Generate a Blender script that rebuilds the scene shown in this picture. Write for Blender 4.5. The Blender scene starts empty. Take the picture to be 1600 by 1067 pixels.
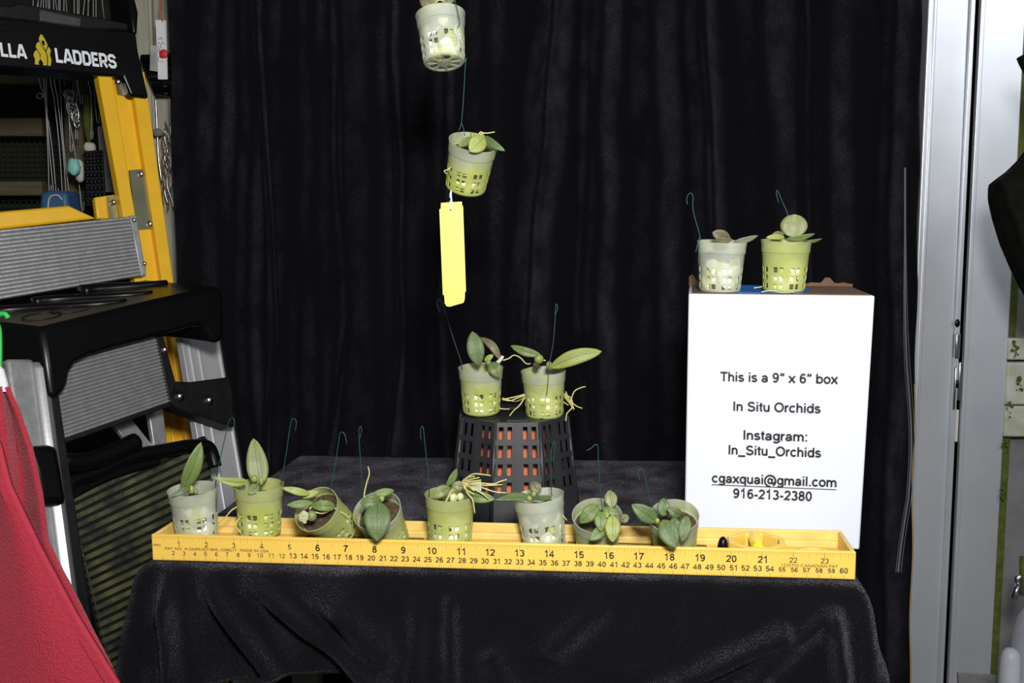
import bpy, bmesh, math, random
from mathutils import Vector, Matrix, noise
random.seed(7)
SC = bpy.context.scene
COL = SC.collection
PI = math.pi
INCH = .0254

# ------------------------------------------------------------------ camera
F_PX = 1640.0
PITCH = math.atan(183 / 1640.0)
CAM = Vector((0, 0, 1.05))
cs, sn = math.cos(PITCH), math.sin(PITCH)
CR, CU, CF = Vector((1, 0, 0)), Vector((0, sn, cs)), Vector((0, cs, -sn))
cd = bpy.data.cameras.new('camera')
cd.sensor_width = 36
cd.lens = 36 * F_PX / 1600
cd.clip_start = .05
cam = bpy.data.objects.new('camera', cd)
COL.objects.link(cam)
cam.location = CAM
cam.rotation_euler = (PI / 2 - PITCH, 0, 0)
SC.camera = cam

# ------------------------------------------------------------------ world, light, exposure
w = bpy.data.worlds.new('greenhouse_daylight')
SC.world = w
w.use_nodes = True
w.node_tree.nodes['Background'].inputs[0].default_value = (.86, .93, 1, 1)
w.node_tree.nodes['Background'].inputs[1].default_value = .06
ld = bpy.data.lights.new('camera_flash', 'AREA')
ld.shape = 'DISK'
ld.size = .16
ld.energy = 17
ld.color = (1, .985, .96)
lo = bpy.data.objects.new('camera_flash', ld)
COL.objects.link(lo)
lo.location = (.06, -.04, 1.30)
lo.rotation_euler = (Vector((.06, 1.1, .95)) - Vector(lo.location)).to_track_quat('-Z', 'Y').to_euler()
ld2 = bpy.data.lights.new('door_daylight', 'AREA')          # daylight from the open side of the greenhouse, right of the camera
ld2.shape = 'RECTANGLE'
ld2.size = .7
ld2.size_y = .7
ld2.energy = 10
ld2.color = (.93, .97, 1)
lo2 = bpy.data.objects.new('door_daylight', ld2)
COL.objects.link(lo2)
lo2.location = (1.36, -.10, 1.95)
lo2.rotation_euler = (Vector((.66, 1.56, 1.15)) - Vector(lo2.location)).to_track_quat('-Z', 'Y').to_euler()
vs = SC.view_settings
vs.view_transform = 'Standard'
vs.look = 'None'
vs.gamma = 1
vs.use_curve_mapping = False
vs.exposure = 0.0


# ------------------------------------------------------------------ pixel helpers (a pixel gives a direction only)
def ray(x, y):
    return (CR * ((x - 800) / F_PX) + CU * (-(y - 533.5) / F_PX) + CF)


def P(x, y, d):                      # d: distance along the view axis
    return CAM + ray(x, y) * d


def PY(x, y, Y):                     # at world depth Y
    r = ray(x, y)
    return CAM + r * (Y / r.y)


def onplane(x, y, O, n):
    r = ray(x, y)
    return CAM + r * ((O - CAM).dot(n) / r.dot(n))


def depth_of(p):
    return (p - CAM).dot(CF)


# ------------------------------------------------------------------ materials
MATS = {}


def nodes_of(name):
    m = bpy.data.materials.new(name)
    m.use_nodes = True
    nt = m.node_tree
    return m, nt, nt.nodes['Principled BSDF']


def mat(name, c, rough=.5, metal=0, c2=None, nscale=40, contrast=.5, bump=0, bscale=300, coat=0, sheen=0, sheen_tint=(1, 1, 1),
        spec=.5, sub=0, stretch=None, emit=0):
    if name in MATS:
        return MATS[name]
    m, nt, b = nodes_of(name)
    b.inputs['Base Color'].default_value = (*c, 1)
    b.inputs['Roughness'].default_value = rough
    b.inputs['Metallic'].default_value = metal
    b.inputs['Specular IOR Level'].default_value = spec
    b.inputs['Coat Weight'].default_value = coat
    if sheen:
        b.inputs['Sheen Weight'].default_value = sheen
        b.inputs['Sheen Roughness'].default_value = .35
        b.inputs['Sheen Tint'].default_value = (*sheen_tint, 1)
    if sub:
        b.inputs['Subsurface Weight'].default_value = sub
        b.inputs['Subsurface Radius'].default_value = (.004, .006, .002)
        b.inputs['Subsurface Scale'].default_value = .3
    co = None
    if c2 is not None or bump:
        tc = nt.nodes.new('ShaderNodeTexCoord')
        mp = nt.nodes.new('ShaderNodeMapping')
        nt.links.new(tc.outputs['Object'], mp.inputs[0])
        if stretch:
            mp.inputs['Scale'].default_value = stretch
        co = mp.outputs[0]
    if c2 is not None:
        n = nt.nodes.new('ShaderNodeTexNoise')
        n.inputs['Scale'].default_value = nscale
        n.inputs['Detail'].default_value = 5
        nt.links.new(co, n.inputs['Vector'])
        r = nt.nodes.new('ShaderNodeValToRGB')
        r.color_ramp.elements[0].position = .5 - contrast * .5 + .02
        r.color_ramp.elements[1].position = .5 + contrast * .5
        r.color_ramp.elements[0].color = (*c, 1)
        r.color_ramp.elements[1].color = (*c2, 1)
        nt.links.new(n.outputs['Fac'], r.inputs[0])
        nt.links.new(r.outputs[0], b.inputs['Base Color'])
    if bump:
        n2 = nt.nodes.new('ShaderNodeTexNoise')
        n2.inputs['Scale'].default_value = bscale
        n2.inputs['Detail'].default_value = 3
        nt.links.new(co, n2.inputs['Vector'])
        bp = nt.nodes.new('ShaderNodeBump')
        bp.inputs['Strength'].default_value = bump
        bp.inputs['Distance'].default_value = .002
        nt.links.new(n2.outputs['Fac'], bp.inputs['Height'])
        nt.links.new(bp.outputs[0], b.inputs['Normal'])
    MATS[name] = m
    return m


def pot_material(name, c_low, c_high, clear, c_top=None):
    """frosted plastic net cup, algae towards one colour, part of the light goes straight through"""
    m, nt, b = nodes_of(name)
    tc = nt.nodes.new('ShaderNodeTexCoord')
    n = nt.nodes.new('ShaderNodeTexNoise')
    n.inputs['Scale'].default_value = 45
    n.inputs['Detail'].default_value = 6
    nt.links.new(tc.outputs['Object'], n.inputs['Vector'])
    r = nt.nodes.new('ShaderNodeValToRGB')
    r.color_ramp.elements[0].position = .36
    r.color_ramp.elements[1].position = .64
    r.color_ramp.elements[0].color = (*c_low, 1)
    r.color_ramp.elements[1].color = (*c_high, 1)
    nt.links.new(n.outputs['Fac'], r.inputs[0])
    col = r.outputs[0]
    if c_top:                                   # algae grow on the wet lower part, the rim stays greyer
        sp = nt.nodes.new('ShaderNodeSeparateXYZ')
        nt.links.new(tc.outputs['Object'], sp.inputs[0])
        hz = nt.nodes.new('ShaderNodeMapRange')
        hz.inputs['From Min'].default_value = .020
        hz.inputs['From Max'].default_value = .036
        nt.links.new(sp.outputs[2], hz.inputs[0])
        ad = nt.nodes.new('ShaderNodeMath')
        ad.operation = 'MULTIPLY'
        nt.links.new(hz.outputs[0], ad.inputs[0])
        nz = nt.nodes.new('ShaderNodeMapRange')
        nz.inputs['From Min'].default_value = .3
        nz.inputs['From Max'].default_value = .55
        nt.links.new(n.outputs['Fac'], nz.inputs[0])
        nt.links.new(nz.outputs[0], ad.inputs[1])
        mc = nt.nodes.new('ShaderNodeMix')
        mc.data_type = 'RGBA'
        nt.links.new(ad.outputs[0], mc.inputs[0])
        nt.links.new(r.outputs[0], mc.inputs[6])
        mc.inputs[7].default_value = (*c_top, 1)
        col = mc.outputs[2]
    nt.links.new(col, b.inputs['Base Color'])
    b.inputs['Roughness'].default_value = .38
    b.inputs['Specular IOR Level'].default_value = .45
    tl = nt.nodes.new('ShaderNodeBsdfTranslucent')
    nt.links.new(col, tl.inputs['Color'])
    tr = nt.nodes.new('ShaderNodeBsdfTransparent')
    mx = nt.nodes.new('ShaderNodeMixShader')
    mx.inputs[0].default_value = .35
    nt.links.new(b.outputs[0], mx.inputs[1])
    nt.links.new(tl.outputs[0], mx.inputs[2])
    mx2 = nt.nodes.new('ShaderNodeMixShader')
    n2 = nt.nodes.new('ShaderNodeTexNoise')
    n2.inputs['Scale'].default_value = 30
    nt.links.new(tc.outputs['Object'], n2.inputs['Vector'])
    mr = nt.nodes.new('ShaderNodeMapRange')
    mr.inputs['From Min'].default_value = .3
    mr.inputs['From Max'].default_value = .7
    mr.inputs['To Min'].default_value = clear - .15
    mr.inputs['To Max'].default_value = clear + .15
    nt.links.new(n2.outputs['Fac'], mr.inputs[0])
    nt.links.new(mr.outputs[0], mx2.inputs[0])
    nt.links.new(mx.outputs[0], mx2.inputs[1])
    nt.links.new(tr.outputs[0], mx2.inputs[2])
    nt.links.new(mx2.outputs[0], nt.nodes['Material Output'].inputs[0])
    return m


def mix_material(name):
    """bark, charcoal and white foam chunks of the potting mix"""
    m, nt, b = nodes_of(name)
    tc = nt.nodes.new('ShaderNodeTexCoord')
    v = nt.nodes.new('ShaderNodeTexVoronoi')
    v.inputs['Scale'].default_value = 115
    nt.links.new(tc.outputs['Object'], v.inputs['Vector'])
    sx = nt.nodes.new('ShaderNodeSeparateColor')
    nt.links.new(v.outputs['Color'], sx.inputs[0])
    r = nt.nodes.new('ShaderNodeValToRGB')
    r.color_ramp.interpolation = 'CONSTANT'
    e = r.color_ramp.elements
    e[0].position = 0
    e[0].color = (.42, .46, .16, 1)
    e[1].position = .12
    e[1].color = (.09, .08, .03, 1)
    x = e.new(.34)
    x.color = (.66, .70, .34, 1)
    x = e.new(.50)
    x.color = (.88, .88, .74, 1)
    nt.links.new(sx.outputs[0], r.inputs[0])
    nt.links.new(r.outputs[0], b.inputs['Base Color'])
    b.inputs['Roughness'].default_value = .8
    bp = nt.nodes.new('ShaderNodeBump')
    bp.inputs['Strength'].default_value = .8
    bp.inputs['Distance'].default_value = .003
    bp.invert = True
    nt.links.new(v.outputs['Distance'], bp.inputs['Height'])
    nt.links.new(bp.outputs[0], b.inputs['Normal'])
    return m


def velvet(name, base, sheen, tint):
    m = mat(name, base, .95, sheen=sheen, sheen_tint=tint, spec=.08, c2=tuple(k * 1.8 for k in base), nscale=700, contrast=.5, bump=.9, bscale=900)
    nt = m.node_tree
    b = nt.nodes['Principled BSDF']
    tc = nt.nodes.new('ShaderNodeTexCoord')
    n = nt.nodes.new('ShaderNodeTexNoise')
    n.inputs['Scale'].default_value = 950
    n.inputs['Detail'].default_value = 2
    n2 = nt.nodes.new('ShaderNodeTexNoise')
    n2.inputs['Scale'].default_value = 26
    n2.inputs['Detail'].default_value = 4
    for k in (n, n2):
        nt.links.new(tc.outputs['Object'], k.inputs['Vector'])
    mr = nt.nodes.new('ShaderNodeMapRange')
    mr.inputs['From Min'].default_value = .38
    mr.inputs['From Max'].default_value = .72
    mr.inputs['To Min'].default_value = .15
    mr.inputs['To Max'].default_value = 2.4
    nt.links.new(n.outputs['Fac'], mr.inputs[0])
    mr2 = nt.nodes.new('ShaderNodeMapRange')
    mr2.inputs['From Min'].default_value = .35
    mr2.inputs['From Max'].default_value = .68
    mr2.inputs['To Min'].default_value = .45 * sheen
    mr2.inputs['To Max'].default_value = 1.6 * sheen
    nt.links.new(n2.outputs['Fac'], mr2.inputs[0])
    mu = nt.nodes.new('ShaderNodeMath')
    mu.operation = 'MULTIPLY'
    nt.links.new(mr.outputs[0], mu.inputs[0])
    nt.links.new(mr2.outputs[0], mu.inputs[1])
    nt.links.new(mu.outputs[0], b.inputs['Sheen Weight'])
    return m


M_VELVET = velvet('black_velvet', (.0026, .0022, .0033), .085, (.72, .66, .85))
M_VELVET2 = velvet('black_velvet_table', (.0032, .0030, .0042), .13, (.78, .74, .9))
M_LEVEL = mat('yellow_plastic', (.88, .58, .11), .45, c2=(.80, .51, .085), nscale=30, contrast=.7, bump=.05)
M_LEVEL_DIRTY = mat('yellow_plastic_worn', (.86, .60, .17), .5, c2=(.60, .42, .12), nscale=55, contrast=.6)
M_INK = mat('black_ink', (.025, .022, .012), .6)
M_INKBOX = mat('print_black', (.012, .012, .015), .6)
M_WHITE = mat('white_card', (.66, .69, .76), .62, bump=.03, bscale=200)
M_KRAFT = mat('brown_cardboard', (.16, .085, .045), .85, c2=(.10, .05, .028), nscale=60)
M_TAPE = mat('blue_tape', (.012, .13, .48), .6)
M_TAG = mat('yellow_tag', (.76, .66, .035), .45)
M_WIRE = mat('green_wire', (.0, .05, .036), .45)
M_LGREEN = mat('leaf_green', (.105, .16, .042), .52, c2=(.155, .205, .055), nscale=70, bump=.2, bscale=500)
M_LDARK = mat('leaf_deep_green', (.080, .125, .045), .52, c2=(.115, .165, .05), nscale=70, bump=.2, bscale=500)
M_LOLIVE = mat('leaf_olive', (.17, .20, .06), .5, c2=(.22, .23, .10), nscale=90, bump=.15, bscale=500)
M_LYELL = mat('leaf_yellow_green', (.22, .27, .055), .5, c2=(.30, .33, .08), nscale=80, bump=.15, bscale=500)
M_LPURP = mat('leaf_purplish', (.115, .085, .06), .5, c2=(.14, .15, .05), nscale=60, contrast=.6, bump=.2, bscale=500)
M_LGREY = mat('leaf_grey_purple', (.20, .19, .17), .5, c2=(.17, .20, .10), nscale=90)
M_MIDRIB = mat('leaf_midrib', (.045, .06, .02), .6)
M_BULB = mat('pseudobulb', (.30, .33, .08), .45, c2=(.20, .24, .06), nscale=200)
M_ROOT = mat('root', (.62, .56, .22), .6, c2=(.48, .46, .17), nscale=150)
M_BARK = mat('bark', (.035, .022, .012), .9, c2=(.10, .065, .03), nscale=260, contrast=.4, bump=1, bscale=300)
M_MIX = mix_material('potting_mix')
M_POTC = pot_material('net_pot_clear', (.76, .80, .72), (.78, .82, .60), .56)
M_POTG = pot_material('net_pot_green', (.62, .70, .17), (.76, .80, .34), .34, (.58, .62, .30))
M_POTM = pot_material('net_pot_half_green', (.66, .73, .20), (.74, .79, .32), .38, (.62, .66, .52))
M_BASKET = mat('black_plastic_dusty', (.015, .016, .020), .45, c2=(.030, .031, .035), nscale=40, bump=.03, bscale=900)
M_TERRA = mat('terracotta', (.60, .17, .075), .8, c2=(.52, .14, .06), nscale=60)
M_BLACK = mat('black_plastic', (.003, .003, .0035), .28, spec=.22)
M_BLACKM = mat('black_plastic_matte', (.005, .005, .0055), .5, c2=(.010, .010, .010), nscale=80, spec=.25)
M_ALU = mat('aluminium', (.62, .63, .65), .34, .8, c2=(.52, .53, .55), nscale=25, bump=.04)
M_GROOVE = mat('aluminium_groove', (.16, .16, .16), .5, .5)
M_ALUL = mat('aluminium_leg', (.52, .52, .54), .45, .45, c2=(.44, .44, .46), nscale=25)
M_ALUD = mat('aluminium_worn', (.40, .40, .40), .42, .55, c2=(.24, .245, .25), nscale=90, contrast=.7, bump=.15, bscale=200)
M_ALUP = mat('aluminium_post', (.84, .86, .90), .40, .7, c2=(.70, .73, .79), nscale=14, contrast=.7, bump=.03)
M_YEL = mat('yellow_fibreglass', (.80, .46, .012), .38, c2=(.74, .41, .01), nscale=50, bump=.06, bscale=600)
M_ZINC = mat('zinc', (.42, .40, .28), .32, 1, c2=(.22, .21, .14), nscale=30, contrast=.8)
M_STEELD = mat('dull_wire_steel', (.30, .30, .31), .45, .8)
M_STEEL = mat('steel', (.55, .55, .56), .3, 1)
M_LOGO_Y = mat('logo_yellow', (.50, .40, .01), .5)
M_LOGO_W = mat('logo_white', (.75, .77, .80), .5)
M_TOWEL = mat('red_terry', (.40, .022, .045), .9, c2=(.31, .014, .030), nscale=500, contrast=.6, bump=1, bscale=520, sheen=.15)
M_RED = mat('red_dot', (.70, .02, .02), .5)
M_GCORD = mat('green_cord', (.03, .42, .08), .5)
M_WOOD = mat('weathered_wood', (.085, .07, .035), .9, c2=(.13, .11, .055), nscale=18, stretch=(1, 8, 14), bump=.6, bscale=60)
M_PALE = mat('pale_post', (.46, .45, .37), .8, c2=(.28, .265, .19), nscale=16, stretch=(6, 6, .6), bump=.4, bscale=80)
M_DARKWALL = mat('dark_greenhouse_wall', (.004, .005, .004), .9, c2=(.018, .024, .005), nscale=9, contrast=.5)
M_FLOOR = mat('concrete', (.10, .095, .085), .9, c2=(.07, .07, .06), nscale=8, bump=.3, bscale=60)
M_BLUE = mat('blue_plastic', (.035, .10, .22), .5)
M_MINT = mat('mint_plastic', (.22, .55, .48), .5)
M_CREAM = mat('cream_plastic', (.55, .53, .47), .6)
M_GREYP = mat('grey_panel', (.20, .20, .21), .7, c2=(.14, .14, .14), nscale=30)
M_MOSS = mat('moss', (.045, .07, .006), .95, c2=(.11, .12, .02), nscale=90, bump=1, bscale=400)
M_FRAMEW = mat('white_frame_dirty', (.55, .55, .52), .6, c2=(.30, .32, .20), nscale=30, contrast=.5)
M_MESH = mat('black_fabric', (.003, .003, .0035), .8, spec=.1, bump=.6, bscale=900, c2=(.007, .008, .004), nscale=30)
M_BOTTLE = pot_material('frosted_bottle', (.62, .64, .70), (.60, .62, .68), .25)
M_TRANS = pot_material('clear_sleeve', (.8, .8, .8), (.8, .8, .8), .55)
M_LEG = mat('table_leg_paint', (.02, .02, .022), .5, bump=.5, bscale=500)
M_POSTG = mat('painted_post_olive', (.16, .17, .11), .7)
M_GOLD = mat('gold_thread', (.45, .33, .10), .5)
M_SELV = mat('grey_selvage', (.14, .14, .15), .8, bump=.5, bscale=900)


# ------------------------------------------------------------------ objects
def tag(o, label=None, cat=None, group=None, kind=None):
    if label:
        o['label'] = label
    if cat:
        o['category'] = cat
    if group:
        o['group'] = group
    if kind:
        o['kind'] = kind
    return o


def empty(name, loc):
    o = bpy.data.objects.new(name, None)
    o.empty_display_size = .02
    COL.objects.link(o)
    o.location = loc
    return o


def root_loc(o):
    l = Vector((0, 0, 0))
    while o is not None:
        l += Vector(o.location)
        o = o.parent
    return l


class MB:
    def __init__(s):
        s.v = []
        s.f = []

    def add(s, vs, fs):
        k = len(s.v)
        s.v += [Vector(v) for v in vs]
        s.f += [[i + k for i in f] for f in fs]
        return s

    def hexa(s, a, b):      # a, b: four corners each
        return s.add(list(a) + list(b), [(0, 1, 2, 3), (7, 6, 5, 4), (0, 4, 5, 1), (1, 5, 6, 2), (2, 6, 7, 3), (3, 7, 4, 0)])

    def box(s, lo, hi, M=None):
        x0, y0, z0 = lo
        x1, y1, z1 = hi
        a = [Vector(p) for p in ((x0, y0, z0), (x1, y0, z0), (x1, y1, z0), (x0, y1, z0))]
        b = [Vector(p) for p in ((x0, y0, z1), (x1, y0, z1), (x1, y1, z1), (x0, y1, z1))]
        if M:
            a = [M @ p for p in a]
            b = [M @ p for p in b]
        return s.hexa(a, b)

    def prism(s, pts, ex):
        n = len(pts)
        a = [Vector(p) for p in pts]
        b = [p + ex for p in a]
        fs = [tuple(range(n)), tuple(range(2 * n - 1, n - 1, -1))]
        fs += [(i, i + n, (i + 1) % n + n, (i + 1) % n) for i in range(n)]
        return s.add(a + b, fs)

    def grid(s, rows, close=False):
        n, m = len(rows), len(rows[0])
        fs = []
        for i in range(n - 1):
            for j in range(m if close else m - 1):
                fs.append((i * m + j, i * m + (j + 1) % m, (i + 1) * m + (j + 1) % m, (i + 1) * m + j))
        return s.add([p for r in rows for p in r], fs)

    def tube(s, pts, r, seg=6, r2=None, caps=True):
        pts = [Vector(p) for p in pts]
        n = len(pts)
        rows = []
        pn = None
        for i, p in enumerate(pts):
            t = (pts[min(i + 1, n - 1)] - pts[max(i - 1, 0)])
            if t.length < 1e-9:
                t = Vector((0, 0, 1))
            t.normalize()
            if pn is None:
                pn = t.orthogonal().normalized()
            pn = (pn - t * pn.dot(t))
            pn = pn.normalized() if pn.length > 1e-6 else t.orthogonal().normalized()
            bn = t.cross(pn)
            rr = r if r2 is None else r + (r2 - r) * i / max(1, n - 1)
            rows.append([p + (pn * math.cos(2 * PI * k / seg) + bn * math.sin(2 * PI * k / seg)) * rr for k in range(seg)])
        k = len(s.v)
        s.grid(rows, True)
        if caps:
            s.f.append([k + i for i in range(seg)][::-1])
            s.f.append([k + (n - 1) * seg + i for i in range(seg)])
        return s

    def ball(s, c, r, sq=(1, 1, 1), seg=10, rings=7, M=None, jitter=0):
        c = Vector(c)
        rows = []
        for i in range(rings + 1):
            th = PI * i / rings
            row = []
            for j in range(seg):
                ph = 2 * PI * j / seg
                d = Vector((math.sin(th) * math.cos(ph) * sq[0], math.sin(th) * math.sin(ph) * sq[1], math.cos(th) * sq[2])) * r
                if jitter:
                    d *= 1 + jitter * noise.noise(d * (1.5 / r) + c * 50)
                if M:
                    d = M @ d
                row.append(c + d)
            rows.append(row)
        return s.grid(rows, True)

    def build(s, name, m, parent=None, smooth=False, bevel=0, solid=0, sub=0, origin=None):
        me = bpy.data.meshes.new(name)
        o = root_loc(parent) if parent is not None else (Vector(origin) if origin is not None else Vector((0, 0, 0)))
        me.from_pydata([tuple(v - o) for v in s.v], [], s.f)
        bm = bmesh.new()
        bm.from_mesh(me)
        bmesh.ops.recalc_face_normals(bm, faces=bm.faces)
        bm.to_mesh(me)
        bm.free()
        me.materials.append(m)
        if smooth:
            for p in me.polygons:
                p.use_smooth = True
        ob = bpy.data.objects.new(name, me)
        COL.objects.link(ob)
        if parent is not None:
            ob.parent = parent
        else:
            ob.location = o
        if solid:
            md = ob.modifiers.new('thickness', 'SOLIDIFY')
            md.thickness = solid
            md.offset = 0
        if bevel:
            md = ob.modifiers.new('edges', 'BEVEL')
            md.width = bevel
            md.segments = 2
            md.limit_method = 'ANGLE'
            md.angle_limit = math.radians(35)
            ob.data.set_sharp_from_angle(angle=math.radians(40))
            for p in me.polygons:
                p.use_smooth = True
        if sub:
            md = ob.modifiers.new('round', 'SUBSURF')
            md.levels = sub
            md.render_levels = sub
        return ob


def smooth_path(pts, n=6):
    """Catmull-Rom through the points"""
    pts = [Vector(p) for p in pts]
    out = []
    for i in range(len(pts) - 1):
        p0, p1, p2, p3 = pts[max(i - 1, 0)], pts[i], pts[i + 1], pts[min(i + 2, len(pts) - 1)]
        for k in range(n):
            t = k / n
            out.append(.5 * ((2 * p1) + (p2 - p0) * t + (2 * p0 - 5 * p1 + 4 * p2 - p3) * t * t + (3 * p1 - p0 - 3 * p2 + p3) * t ** 3))
    out.append(pts[-1])
    return out


def text_mesh(body, bold=.0):
    cu = bpy.data.curves.new('t', 'FONT')
    cu.body = body
    cu.size = 1
    cu.offset = bold
    cu.resolution_u = 3
    ob = bpy.data.objects.new('t', cu)
    COL.objects.link(ob)
    dg = bpy.context.evaluated_depsgraph_get()
    me = bpy.data.meshes.new_from_object(ob.evaluated_get(dg))
    vs = [Vector(v.co) for v in me.vertices]
    fs = [tuple(p.vertices) for p in me.polygons]
    bpy.data.objects.remove(ob)
    bpy.data.curves.remove(cu)
    bpy.data.meshes.remove(me)
    return vs, fs


def arc(cx, cy, rx, ry, a0, a1, n=14):
    return [(cx + rx * math.cos(math.radians(a0 + (a1 - a0) * i / n)), cy + ry * math.sin(math.radians(a0 + (a1 - a0) * i / n))) for i in range(n + 1)]


def ring(cx, cy, rx, ry):
    return arc(cx, cy, rx, ry, 0, 360, 24)


ARCH = lambda x0, x1: [(x0, .26)] + arc((x0 + x1) / 2, .30, (x1 - x0) / 2, .165, 180, 0) + [(x1, 0)]
GL = {' ': (.28, []), 'T': (.60, [[(.02, .665), (.58, .665)], [(.30, 0), (.30, .665)]]), 'I': (.28, [[(.14, 0), (.14, .72)]]),
      'h': (.55, [[(.10, 0), (.10, .72)], ARCH(.10, .44)]), 'n': (.55, [[(.10, 0), (.10, .52)], ARCH(.10, .44)]),
      'm': (.84, [[(.10, 0), (.10, .52)], ARCH(.10, .42), ARCH(.42, .74)]), 'r': (.35, [[(.10, 0), (.10, .52)], arc(.29, .27, .19, .195, 180, 80)]),
      'u': (.55, [[(.10, .52), (.10, .22)] + arc(.27, .215, .17, .165, 180, 360) + [(.44, .3)], [(.44, 0), (.44, .52)]]),
      'i': (.24, [[(.12, 0), (.12, .52)], [(.12, .615), (.12, .72)]]), 'l': (.24, [[(.12, 0), (.12, .72)]]),
      't': (.31, [[(.15, .67), (.15, .20)] + arc(.25, .14, .10, .085, 180, 275, 6), [(.02, .475), (.29, .475)]]),
      'o': (.57, [ring(.285, .26, .205, .215)]), 'b': (.58, [[(.10, 0), (.10, .72)], ring(.30, .26, .195, .215)]),
      'd': (.58, [[(.48, 0), (.48, .72)], ring(.28, .26, .195, .215)]), 'q': (.58, [[(.48, -.20), (.48, .52)], ring(.28, .26, .195, .215)]),
      'g': (.57, [[(.475, .52), (.475, -.03)] + arc(.28, -.03, .195, .125, 0, -160, 10), ring(.28, .27, .185, .205)]),
      'a': (.56, [arc(.27, .335, .165, .135, 165, 0, 10) + [(.435, .10), (.50, .05)], ring(.255, .155, .165, .11)]),
      'c': (.53, [arc(.285, .26, .205, .215, 42, 318)]), 's': (.50, [arc(.25, .375, .155, .098, 20, 255, 12) + arc(.25, .155, .17, .108, 85, -165, 12)]),
      'S': (.67, [arc(.335, .525, .21, .145, 15, 255, 14) + arc(.335, .205, .24, .16, 85, -170, 14)]), 'O': (.78, [ring(.39, .36, .30, .315)]),
      'x': (.53, [[(.04, 0), (.49, .52)], [(.04, .52), (.49, 0)]]), ':': (.28, [[(.14, 0), (.14, .11)], [(.14, .41), (.14, .52)]]),
      '_': (.56, [[(0, -.10), (.56, -.10)]]), '.': (.28, [[(.14, 0), (.14, .11)]]), '-': (.36, [[(.04, .25), (.32, .25)]]),
      '\u201d': (.42, [[(.14, .72), (.14, .60), (.08, .50)], [(.31, .72), (.31, .60), (.25, .50)]]),
      '@': (1.0, [arc(.5, .27, .42, .42, -55, 275, 26), ring(.49, .27, .155, .175), [(.68, .44), (.63, .16)] + arc(.74, .17, .11, .08, 180, 290, 6) + [(.90, .24)]]),
      '0': (.56, [ring(.28, .355, .185, .31)]), '1': (.56, [[(.10, .555), (.24, .58), (.32, .71), (.32, 0)]]),
      '2': (.56, [arc(.28, .50, .185, .165, 170, -40, 12) + [(.09, .06), (.48, .055)]]),
      '3': (.56, [arc(.27, .525, .165, .14, 155, -85, 12), arc(.27, .205, .19, .165, 85, -160, 14)]),
      '4': (.56, [[(.37, 0), (.37, .68), (.05, .20), (.51, .20)]]),
      '5': (.56, [[(.45, .665), (.15, .665), (.11, .36)] + arc(.275, .23, .185, .185, 130, -160, 14)]),
      '6': (.56, [ring(.29, .225, .175, .18), arc(.31, .34, .205, .325, 195, 48, 12)]),
      '7': (.56, [[(.06, .665), (.49, .665), (.30, .36), (.20, 0)]]), '8': (.56, [ring(.28, .525, .15, .14), ring(.28, .205, .185, .16)]),
      '9': (.56, [ring(.27, .49, .175, .18), arc(.25, .375, .205, .325, 15, -132, 12)]),
      'L': (.52, [[(.10, .72), (.10, .06), (.47, .06)]]), 'A': (.64, [[(.06, 0), (.27, .67), (.37, .67), (.58, 0)], [(.16, .19), (.48, .19)]]),
      'D': (.62, [[(.10, .02), (.10, .66), (.38, .66), (.51, .54), (.51, .18), (.38, .06), (.06, .06)]]), 'E': (.52, [[(.46, .66), (.10, .66), (.10, .06), (.47, .06)], [(.12, .36), (.42, .36)]]),
      'R': (.60, [[(.10, 0), (.10, .66), (.38, .66), (.49, .57), (.49, .38), (.38, .29), (.12, .29)], [(.32, .29), (.50, 0)]]),
      'G': (.62, [[(.50, .52), (.50, .57), (.40, .66), (.21, .66), (.10, .56), (.10, .16), (.21, .06), (.40, .06), (.50, .15), (.50, .33), (.32, .33)]]),
      'Q': (.62, [])}


def stroke_mesh(body, wd, caps=False):
    vs, fs = [], []
    x = 0
    for ch in body:
        adv, paths = GL[ch]
        if caps and ch == 'S':
            paths = [[(.50, .52), (.50, .57), (.40, .66), (.20, .66), (.10, .57), (.10, .45), (.20, .36), (.40, .36), (.51, .27), (.51, .15), (.40, .06), (.20, .06), (.09, .15), (.09, .21)]]
            adv = .61
        if caps and ch == 'O':
            paths = [[(.30, .66), (.20, .66), (.10, .56), (.10, .16), (.20, .06), (.40, .06), (.51, .16), (.51, .56), (.40, .66), (.30, .66)]]
            adv = .61
        for p in paths:
            p = [Vector((a, b, 0)) for a, b in p]
            closed = (p[0] - p[-1]).length < 1e-4
            n = len(p)
            k = len(vs)
            for i in range(n):
                a = p[i - 1] if i else (p[-2] if closed else None)
                b = p[i + 1] if i < n - 1 else (p[1] if closed else None)
                t0 = (p[i] - a).normalized() if a is not None else None
                t1 = (b - p[i]).normalized() if b is not None else None
                t0 = t0 if t0 is not None else t1
                t1 = t1 if t1 is not None else t0
                n0, n1 = Vector((-t0.y, t0.x, 0)), Vector((-t1.y, t1.x, 0))
                m_ = (n0 + n1).normalized()
                m_ = m_ / max(.45, m_.dot(n0))
                vs.append(p[i] + m_ * wd / 2 + Vector((x, 0, 0)))
                vs.append(p[i] - m_ * wd / 2 + Vector((x, 0, 0)))
            for i in range(n - 1):
                fs.append((k + 2 * i, k + 2 * i + 1, k + 2 * i + 3, k + 2 * i + 2))
        x += adv
    return vs, fs


def put_strokes(mb, body, c, ux, uy, width=None, height=.01, align=.5, wd=.11, caps=False):
    vs, fs = stroke_mesh(body, wd, caps)
    x0, x1 = min(v.x for v in vs), max(v.x for v in vs)
    sy = height / .72
    sx = width / (x1 - x0) if width else sy
    mb.add([c + ux * ((v.x - x0 - (x1 - x0) * align) * sx) + uy * (v.y * sy) for v in vs], fs)


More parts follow.
